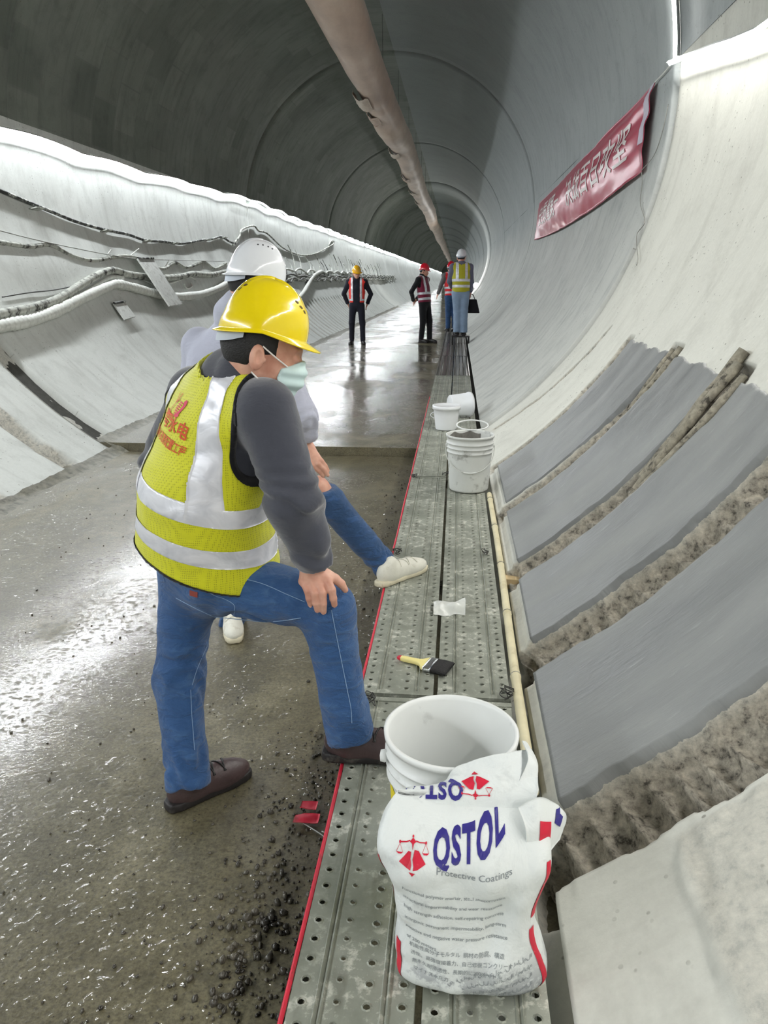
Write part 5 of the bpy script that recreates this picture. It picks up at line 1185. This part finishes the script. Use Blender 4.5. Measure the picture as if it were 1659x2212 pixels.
        vo = put_('safety_vest', V, F, ve['mat']); N = normals(V, F); VL = np.array(vo.location)
        fr = nrm(np.cross(sdS, axT)); hq = (V - J['pelvis']) @ axT; lat = (V - J['chest']) @ sdS; ax2 = nrm(sdS - axT * (sdS @ axT)); surf = np.abs(trunk(V, g, fl)) < .012
        hq = np.where(surf, hq, 99.0)
        for lo, hi in ve['bands']:
            W, f = patch_of(V, F, N, [(hq, axT, lo, hi)], .0022, True, h * 1.05)
            if len(f): mesh('reflective_band', W - B - VL, f, M_REFLECT, vo)
        for q in (-1, 1):
            c0 = ve.get('strap', .085) * k * q; wb = ve.get('strapw', .025)
            W, f = patch_of(V, F, N, [(np.where(surf, lat, 99.0), sdS, c0 - wb, c0 + wb), (hq, None, ve['bands'][-1][0] + .01, 9.0)], .0026, True, h * 1.05)
            if len(f): mesh('reflective_band', W - B - VL, f, M_REFLECT, vo)
        if ve.get('trim'):
            for fun, w_ in ((hemv, .010), (lambda P: armh(P, 'L'), .008), (lambda P: armh(P, 'R'), .008)):
                gr = np.stack([fun(V + np.eye(3)[q] * 1e-3) - fun(V - np.eye(3)[q] * 1e-3) for q in range(3)], -1) / 2e-3
                W, f = patch_of(V, F, N, [(fun(V), gr, -.03, w_)], .003, True, h * 1.05)
                if len(f): mesh('edge_trim', W - B - VL, f, M_BLACK, vo)
        o['vest_obj'] = vo
    # ---- hat and shoes
    helmet(root, hp(*o.get('hatpos', (-.002, 0, .038))), nrm(hf + hu * o.get('hattilt', -.04)), hu, o['hat'], o.get('vents', True), k * o.get('hatk', 1.0))
    sh = o['shoes']
    for s_ in 'LR': shoe(root, J['heel' + s_], J['toe' + s_], o.get('shoeup' + s_, (0, 0, 1)), sh['mat'], sh['sole'], h=max(.005, h * .8), laces=sh.get('laces'), lace_mat=sh.get('lace_mat'), Hh=sh.get('H', .095))
    o['root'] = root; o['head'] = (HC, hf, hr, hu, hp); return root
def chain(P, pts, rad, k=.004):
    d = None
    for i in range(len(pts) - 1):
        q = rc_(P, pts[i], pts[i + 1], rad[i], rad[i + 1]); d = q if d is None else smin(d, q, k)
    return d
def hand_fn(wr, fore, mcp, fingers, thumb, rf=.0097, palm_t=.013):
    """palm slab spanned by wrist and knuckles, five separate fingers"""
    pts = [wr] + [p for c in fingers for p in c] + list(thumb)
    def f(P):
        d = rc_(P, fore, wr, .027, .024)
        for i in range(4): d = smin(d, rc_(P, wr + (mcp[i] - mcp[1]) * .45, mcp[i], .0165, .0125), .016)
        d = smin(d, chain(P, thumb, [.017, .0135, .0115, .0085]), .012)
        for i, c in enumerate(fingers):
            q = rf * (.86 if i == 0 else 1); d2 = chain(P, [mcp[i]] + list(c), [q * 1.28, q * 1.12, q * 1.02, q * .88]); d = smin(d, d2, .0045)
        return d
    return f, box_of(pts + [fore], .035)

# ------------------------------------------------------------------ the man in the yellow vest, foot on the walkway
hipc = atY(450, 1205, 2.10); F1 = nrm([.84, .54, 0]); R1 = np.array([F1[1], -F1[0], 0])
J1 = dict(pelvis=hipc, hipL=hipc - R1 * .085 - np.array([0, 0, .03]) - F1 * .03, hipR=hipc + R1 * .085 - np.array([0, 0, .035]) + F1 * .01, kneeR=atY(706, 1312, 1.975), ankleR=atY(752, 1572, 1.965), kneeL=atY(386, 1470, 2.05), ankleL=atY(407, 1660, 2.01),
          chest=atY(485, 950, 2.07), neck=atY(508, 812, 2.04), shR=atY(574, 885, 1.925), shL=atY(424, 850, 2.20), elR=atY(636, 1085, 1.875), wrR=atY(682, 1224, 1.915), elL=atY(352, 1000, 2.27), wrL=atY(420, 1170, 2.42),
          head=atY(572, 752, 2.00), headf=(.95, .20, -.22), headu=(.2, .05, 1), heelL=atZ(366, 1750, .0), toeL=atZ(538, 1668, .0), heelR=atZ(703, 1634, PLANK_Z + .001), toeR=(-.060, 1.945, PLANK_Z + .001))
for s_, zz in (('L', .0), ('R', PLANK_Z)):        # ankles stand over the shoes
    f_ = nrm(np.asarray(J1['toe' + s_]) - J1['heel' + s_]); J1['ankle' + s_] = np.asarray(J1['heel' + s_]) + f_ * .068 + np.array([0, 0, .105])
hy = lambda x, y, Y: atY(600 + x / 9.217, 1180 + y / 9.217, Y)
mcp = [hy(500, 700, 1.905), hy(640, 715, 1.90), hy(800, 705, 1.90), hy(990, 690, 1.902)]
fing = [[hy(585, 870, 1.885), hy(620, 1040, 1.884), hy(648, 1160, 1.888)], [hy(735, 930, 1.880), hy(765, 1130, 1.880), hy(790, 1265, 1.886)], [hy(895, 930, 1.880), hy(905, 1140, 1.880), hy(912, 1300, 1.887)], [hy(1075, 870, 1.884), hy(1105, 1040, 1.886), hy(1128, 1160, 1.892)]]
thumb = [hy(960, 560, 1.925), hy(1140, 650, 1.925), hy(1260, 745, 1.925), hy(1345, 870, 1.93)]
wr1 = hy(650, 520, 1.915)
hR = hand_fn(wr1, J1['elR'] * .25 + wr1 * .75, mcp, fing, thumb)
hL = (lambda P: smin(rc_(P, J1['elL'] * .2 + J1['wrL'] * .8, J1['wrL'], .028, .026), rc_(P, J1['wrL'], J1['wrL'] + np.array([.05, .02, -.06]), .028, .02), .02), box_of([J1['wrL']], .12))
O1 = dict(headres=.003, hatpos=(-.010, 0, .048), hatk=.93, res=.0075, k=1.0, hat='yellow', seed=1, deep=.92, hands=[(hR[0], hR[1], .0028), (hL[0], hL[1], .008)], trousers=dict(mat=M_DENIM, r=(.096, .072, .066, .064), drop=.045), top=dict(mat=M_FLEECE, collar=1, r=(.076, .072, .050), cuffR=.0, hem=-.04), bow=-F1 * .03 + np.array([0, 0, .01]),
          vest=dict(mat=M_VEST_Y, hem=-.005, flare=.040, armhole=.098, bands=[(.085, .137), (.205, .257)], strap=.128, strapw=.027, trim=True, hemtilt=np.array([.12, .05, 0])), shoes=dict(mat=M_SHOE_BROWN, sole=M_SOLE_DK, laces=5, lace_mat=M_DARKWIRE, H=.10), fat=1.08)
man1 = person('person', 'man in yellow mesh vest, yellow helmet and jeans with one foot on the walkway', J1, O1)
B1 = np.array(man1.location); HC, hf, hr, hu, hp = O1['head']
# nails
for c_ in fing:
    t_ = nrm(c_[2] - c_[1]); n_ = nrm(np.array([0, -1, .25]) - t_ * (np.array([0, -1, .25]) @ t_)); sd_ = np.cross(t_, n_); a_ = np.arange(10) * 2 * PI / 10
    p_ = c_[2] + n_ * .0066 + t_ * .001; V = [p_ + t_ * .0055 * math.cos(x) + sd_ * .0045 * math.sin(x) - n_ * .0012 * abs(math.sin(x)) for x in a_]; mesh('nail', np.array(V + [p_ + n_ * .0008]) - B1, [(i, (i + 1) % 10, 10) for i in range(10)], M_NAIL, man1)
# face mask with ear loops
def maskf(P):
    q = (P - HC) @ np.stack([hf, hr, hu]).T
    d = smin(ell_(P, hp(.034, 0, -.052), np.stack([hf, hr, hu]), np.array([.074, .066, .080])), ell_(P, hp(.088, 0, -.048), np.stack([hf, hr, hu]), np.array([.026, .026, .046])), .03) + .003 * np.sin(q[..., 2] * 190) * (q[..., 0] > .05)
    return np.maximum(np.maximum(d, .044 - q[..., 0] + .25 * np.abs(q[..., 2] + .06)), np.maximum(q[..., 2] + .012 + .5 * np.clip(.1 - q[..., 0], 0, 1), -.135 - q[..., 2]))
V, F = nets(maskf, *box_of([hp(.0, -.1, -.15), hp(.14, .1, .02)], .04), .004); mk = mesh('face_mask', relax(V, F, 1) - B1, F, M_MASK, man1)
for q in (1,):
    for a_, b_ in ((hp(.066, q * .056, -.030), hp(-.004, q * .082, .010)), (hp(.052, q * .058, -.108), hp(-.022, q * .080, -.058))):
        mid = (a_ + b_) / 2 + hr * .010; Vt, Ft = tube(spline([a_, mid, b_], 5), .0022, 6); mesh('ear_loop', Vt - B1, Ft, M_MASK_CORD, mk)
# print on the back of the vest
vb = bvh_of([O1['vest_obj']]); M_INK = simple('orange_red_print', srgb(206, 74, 24), .7, .12, 60); M_INK2 = simple('magenta_print', srgb(216, 60, 96), .7, .1, 60)
VR = nrm(np.array([.62, -.50, -.20])); VU = nrm(np.array([.20, .02, .95])); VU = nrm(VU - VR * (VU @ VR))
def on_vest(name, me, px, py, mat, fn=None): return print_on(name, me, vb, atY(px, py, 2.0), VR, VU, mat, O1['vest_obj'], .012, .0025, .3, fn)
on_vest('printed_name', text_mesh('粤水电', .046, .014), 412, 920, M_INK)
on_vest('printed_name', text_mesh('粤水务', .022, .010), 372, 897, M_INK)
on_vest('printed_line', text_mesh('三角洲水资源配置工程', .022, .014), 374, 946, M_INK, fn=lambda p: np.stack([p[:, 0], p[:, 1] * 1.35], -1))
sw = [[(.004, .020), (.010, .027), (.018, .026), (.021, .016), (.017, .004), (.009, -.012), (.012, -.018), (-.004, -.026), (-.010, -.020), (.002, -.006), (.008, .006), (.009, .014)]]
on_vest('printed_emblem', poly_mesh(sw), 418, 884, M_INK2)
on_vest('printed_emblem', poly_mesh([bar(-.020 + .010 * abs(k - 3) / 4, -.020 + k * .006, -.004 + .010 * k / 7, -.020 + k * .006, .0028) for k in range(7)]), 416, 885, M_INK2)
on_vest('printed_emblem', poly_mesh([bar(-.012, -.03, .0, .0, .003), bar(.0, .0, .012, .03, .003), bar(.0, .0, .014, .014, .003), bar(-.002, .0, -.006, .026, .003)]), 382, 870, M_INK)
# jeans: pale seams, pocket, leather patch
tb = bvh_of([O1['trouser_obj']]); M_STITCH = simple('pale_stitching', srgb(140, 166, 198), .8, .05); M_PATCH = simple('brown_leather_patch', srgb(140, 62, 50), .6, .1)
def seam(pts, r=.0010):
    Q = spline(pts, 6); P = []
    for q in Q:
        d_ = nrm(q - EYE); hit = tb.ray_cast(Vector(q - d_ * .5), Vector(d_))
        if hit[0] is not None: P.append(np.array(hit[0][:]) - d_ * .001)
    if len(P) > 3: V, F = tube(P, r, 5); mesh('seam', V - B1 - np.array(O1['trouser_obj'].location), F, M_STITCH, O1['trouser_obj'])
seam([atY(x, y, 1.95) for x, y in ((520, 1248), (570, 1262), (620, 1284), (658, 1300))]); seam([atY(x, y, 1.95) for x, y in ((716, 1318), (726, 1370), (738, 1430), (750, 1490), (758, 1530), (760, 1562))])
seam([atY(x, y, 1.95) for x, y in ((470, 1345), (450, 1390), (428, 1440), (415, 1480))]); seam([atY(x, y, 1.95) for x, y in ((412, 1490), (414, 1540), (418, 1590), (420, 1620))])
seam([atY(x, y, 1.95) for x, y in ((438, 1270), (462, 1286), (485, 1294), (506, 1308), (505, 1330))]); seam([atY(x, y, 1.95) for x, y in ((380, 1292), (430, 1318), (480, 1338), (540, 1344), (600, 1342), (650, 1335))], .0012)
print_on('leather_patch', poly_mesh([[(-.014, -.008), (.012, -.010), (.014, .006), (-.012, .009)]]), tb, atY(421, 1280, 1.95), np.array([1, 0, 0]), np.array([0, .1, 1]), M_PATCH, O1['trouser_obj'], .01, .002, .5)
M_EYELET = simple('steel_eyelet', srgb(196, 196, 190), .3, .05, metal=.8)

# ------------------------------------------------------------------ the man in the lilac shirt behind him
hc2 = atY(540, 1075, 3.40); F2 = nrm([.85, .45, 0]); R2 = np.array([F2[1], -F2[0], 0])
J2 = dict(pelvis=hc2, hipL=hc2 - R2 * .085 - np.array([0, 0, .03]), hipR=hc2 + R2 * .085 - np.array([0, 0, .03]), kneeR=atY(686, 1052, 3.22), ankleR=atY(822, 1212, 3.31), kneeL=atY(515, 1230, 3.30), ankleL=atY(503, 1335, 3.24),
          chest=atY(478, 820, 3.36), neck=atY(506, 678, 3.28), shR=atY(606, 800, 3.12), shL=atY(430, 745, 3.45), elR=atY(650, 900, 3.05), wrR=atY(658, 958, 3.12), elL=atY(410, 930, 3.60), wrL=atY(450, 1000, 3.62),
          head=atY(552, 612, 3.24), headf=(.93, .30, -.20), headu=(.2, .05, 1), heelL=atZ(492, 1338, 0.0) + [0, .06, 0], toeL=atZ(507, 1392, .0), heelR=atZ(818, 1268, PLANK_Z), toeR=atZ(917, 1228, PLANK_Z))
hz = lambda x, y, Y: atY(x, y, Y); m2 = [hz(661, 992, 3.09), hz(669, 990, 3.08), hz(677, 987, 3.08), hz(684, 984, 3.085)]
f2 = [[hz(657, 1006, 3.07), hz(657, 1016, 3.07), hz(657, 1024, 3.08)], [hz(676, 1006, 3.06), hz(690, 1018, 3.065), hz(698, 1028, 3.07)], [hz(688, 1002, 3.06), hz(700, 1014, 3.065), hz(708, 1026, 3.07)], [hz(694, 996, 3.07), hz(702, 1006, 3.075), hz(708, 1016, 3.08)]]
t2 = [hz(668, 972, 3.10), hz(676, 984, 3.08), hz(684, 994, 3.07), hz(690, 1002, 3.07)]
h2 = hand_fn(hz(662, 966, 3.11), hz(650, 930, 3.10), m2, f2, t2)
O2 = dict(res=.010, k=1.0, hat='white', seed=2, deep=.85, hands=[(h2[0], h2[1], .004)], trousers=dict(mat=M_DENIM_DARK, r=(.092, .072, .062, .060), drop=.05), top=dict(mat=M_LILAC, collar=1, name='shirt', r=(.072, .062, .056), cuffR=-.035, cuffs='R', hem=.06), shoes=dict(mat=M_SHOE_W, sole=M_SOLE_W, laces=4, lace_mat=M_SHOE_W), fat=1.15, hatk=.98)
man2 = person('person', 'man in lilac grey shirt, white helmet and white shoes bending behind the yellow vest', J2, O2)

# ------------------------------------------------------------------ the men standing further down the tunnel
def stand(x, y, z, head_deg, H, arms, look=None, lean=0.0, feet=((-.11, .0, 0), (.11, .0, 0)), bend=0.0):
    """upright pose; arms: for each side elbow and wrist as (right, forward, up) offsets from the shoulder"""
    g = H / 1.74; a = math.radians(head_deg); f = np.array([math.cos(a), math.sin(a), 0]); r = np.array([math.sin(a), -math.cos(a), 0]); o_ = np.array([x, y, z], float)
    P = lambda rr, ff, uu: o_ + (r * rr + f * ff) * g + np.array([0, 0, uu * g])
    l2 = None if look is None else math.radians(look); hf_ = f if look is None else np.array([math.cos(l2), math.sin(l2), -.12])
    J = dict(pelvis=P(0, 0, .93), hipL=P(-.09, 0, .88), hipR=P(.09, 0, .88), chest=P(0, lean * .6 - .01, 1.24), neck=P(0, lean - .01, 1.47), shL=P(-.185, lean - .01, 1.41), shR=P(.185, lean - .01, 1.41), head=P(0, lean + .03 + bend, 1.60), headf=hf_, headu=(0, 0, 1))
    for s_, q, ft in (('L', -1, feet[0]), ('R', 1, feet[1])):
        J['ankle' + s_] = P(ft[0], ft[1], .09); J['knee' + s_] = P(ft[0] * .95, ft[1] * .6 + .03, .49); t = ft[2]; d_ = math.radians(t)
        dd = f * math.cos(d_) + r * math.sin(d_); J['heel' + s_] = P(ft[0], ft[1], 0) - dd * .07; J['toe' + s_] = P(ft[0], ft[1], 0) + dd * .20
        e, w = arms[s_]; J['el' + s_] = J['sh' + s_] + (r * e[0] * 1 + f * e[1] + np.array([0, 0, e[2]])) * g; J['wr' + s_] = J['sh' + s_] + (r * w[0] + f * w[1] + np.array([0, 0, w[2]])) * g
    return J
def stub_hand(J, s_, d_):
    w = J['wr' + s_]; u_ = nrm(J['wr' + s_] - J['el' + s_]); d_ = nrm(d_); sd_ = nrm(np.cross(u_, d_) + 1e-6); m_ = [w + u_ * .075 + sd_ * q for q in (-.030, -.010, .010, .030)]
    f_ = [[p + u_ * .03 + d_ * .004, p + u_ * .05 + d_ * .012, p + u_ * .066 + d_ * .02] for p in m_]; th_ = [w + u_ * .02 + sd_ * .02, w + u_ * .045 + sd_ * .045, w + u_ * .07 + sd_ * .055, w + u_ * .09 + sd_ * .058]
    q = hand_fn(w, w - u_ * .05, m_, f_, th_); return (q[0], q[1], .006)
g3 = atZ(772, 744, .08); J3 = stand(g3[0], g3[1], .08, -88, 1.74, {'L': ((-.13, -.10, -.27), (-.04, -.16, -.50)), 'R': ((.13, -.10, -.27), (.04, -.16, -.50))}, look=-70, feet=((-.13, -.02, -14), (.13, 0, 10)))
O3 = dict(res=.014, crease=.6, hat='amber', vents=False, seed=3, hands=[stub_hand(J3, 'L', (1, 0, 0)), stub_hand(J3, 'R', (-1, 0, 0))], trousers=dict(mat=M_NAVY, r=(.092, .068, .060, .058)), top=dict(mat=M_NAVY, collar=1, hem=.10), vest=dict(mat=M_VEST_O, hem=-.02, bands=[(.06, .10)], strap=.105, strapw=.024, open=.075, front=np.array([0, -1, 0]), fine=.7), shoes=dict(mat=M_SHOE_BLK, sole=M_SOLE_DK), fat=.95)
person('person', 'man in open orange vest and amber helmet standing hands on hips by the left wall', J3, O3)
g4 = atZ(916, 740, .08); J4 = stand(g4[0], g4[1], .08, -28, 1.80, {'L': ((-.06, -.15, -.27), (.14, -.20, -.46)), 'R': ((.08, -.14, -.27), (-.13, -.21, -.47))}, look=-10, lean=-.05, feet=((-.08, .10, -5), (.10, -.02, 5)))
O4 = dict(res=.014, crease=.6, hat='red', vents=False, seed=4, hands=[stub_hand(J4, 'L', (1, 0, 0)), stub_hand(J4, 'R', (-1, 0, 0))], trousers=dict(mat=M_BLACK, r=(.098, .075, .064, .062)), top=dict(mat=M_BLACK, collar=1, hem=.05), vest=dict(mat=M_VEST_M, hem=.02, bands=[(.03, .085), (.155, .21)], strap=.095, strapw=.026, fine=.7), shoes=dict(mat=M_SHOE_BLK, sole=M_SOLE_DK), fat=1.05)
person('person', 'man in maroon vest and red helmet standing sideways on the wet floor', J4, O4)
b = MB(); ST = np.array([.09, 16.9]); zt = .40
stool = tag(empty('step_stool', (ST[0], ST[1], PLANK_Z)), 'low dark step stool under the white-helmeted man on the walkway', 'stool')
b.box((-.19, -.16, .16), (.19, .16, .19)); b.build('top', M_SHOE_BLK, stool, False)
for sx in (-1, 1):
    for sy in (-1, 1): b = MB(); b.box((sx * .17 - .018, sy * .14 - .018, .0), (sx * .17 + .018, sy * .14 + .018, .16)); b.build('leg', M_SHOE_BLK, stool, False)
J5 = stand(ST[0] - .02, ST[1], PLANK_Z + .19, 96, 1.72, {'L': ((-.06, .05, -.29), (.02, .22, -.42)), 'R': ((.035, .0, -.30), (.03, .08, -.54))}, look=80, lean=.03, feet=((-.06, .0, 0), (.08, -.02, 8)), bend=.02)
O5 = dict(res=.014, crease=.6, hat='white', vents=False, seed=5, hands=[stub_hand(J5, 'L', (1, 0, 0)), stub_hand(J5, 'R', (-1, 0, 0))], trousers=dict(mat=M_DENIM_PALE, r=(.105, .085, .078, .078), drop=.03), top=dict(mat=M_GREYBLUE, hem=.04), vest=dict(mat=M_VEST_Y2, hem=.03, bands=[(.06, .115), (.18, .235)], strap=.095, strapw=.028, fine=.7), shoes=dict(mat=M_SHOE_BLK, sole=M_SOLE_DK), fat=1.0)
person('person', 'man seen from behind in mustard yellow vest, white helmet and pale jeans', J5, O5)
g6 = atZ(972, 716, PLANK_Z); J6 = stand(g6[0] + .02, g6[1], PLANK_Z, 110, 1.76, {'L': ((-.10, .02, -.27), (-.13, .14, -.46)), 'R': ((.05, .05, -.29), (.04, .2, -.42))}, look=60, lean=.06, feet=((-.07, .04, 0), (.09, -.04, 0)))
O6 = dict(res=.014, crease=.6, hat='red', vents=False, seed=6, hands=[stub_hand(J6, 'L', (1, 0, 0)), stub_hand(J6, 'R', (-1, 0, 0))], trousers=dict(mat=M_DENIM_DARK), top=dict(mat=M_GREYCOAT, hem=.04), vest=dict(mat=M_VEST_R, hem=.02, bands=[(.03, .085), (.15, .20)], strap=.095, strapw=.028, fine=.7), shoes=dict(mat=M_SHOE_BLK, sole=M_SOLE_DK), fat=1.0)
person('person', 'man in red vest and red helmet half hidden behind the pale-jeans man', J6, O6)
# black tool bag hanging from the right hand of the man in pale jeans
w_ = J5['wrR'] + np.array([.02, .02, -.13]); tbag = tag(empty('tool_bag', tuple(w_)), 'black tool bag hanging beside the man in pale jeans', 'bag')
V, F = nets(lambda P: np.maximum(np.maximum(np.abs(P[..., 0] - .02) - .12 + .25 * (P[..., 2] + .12), np.abs(P[..., 1]) - .06), np.abs(P[..., 2] + .13) - .13) - .012, (-.2, -.12, -.32), (.24, .12, .08), .014); mesh('pouch', V, F, M_BLACK, tbag)
V, F = tube(spline([(-.06, 0, .0), (-.04, 0, .10), (-.03, 0, .125), (.04, 0, .10), (.08, 0, .0)], 5), .008, 6); mesh('handle', V, F, M_BLACK, tbag)
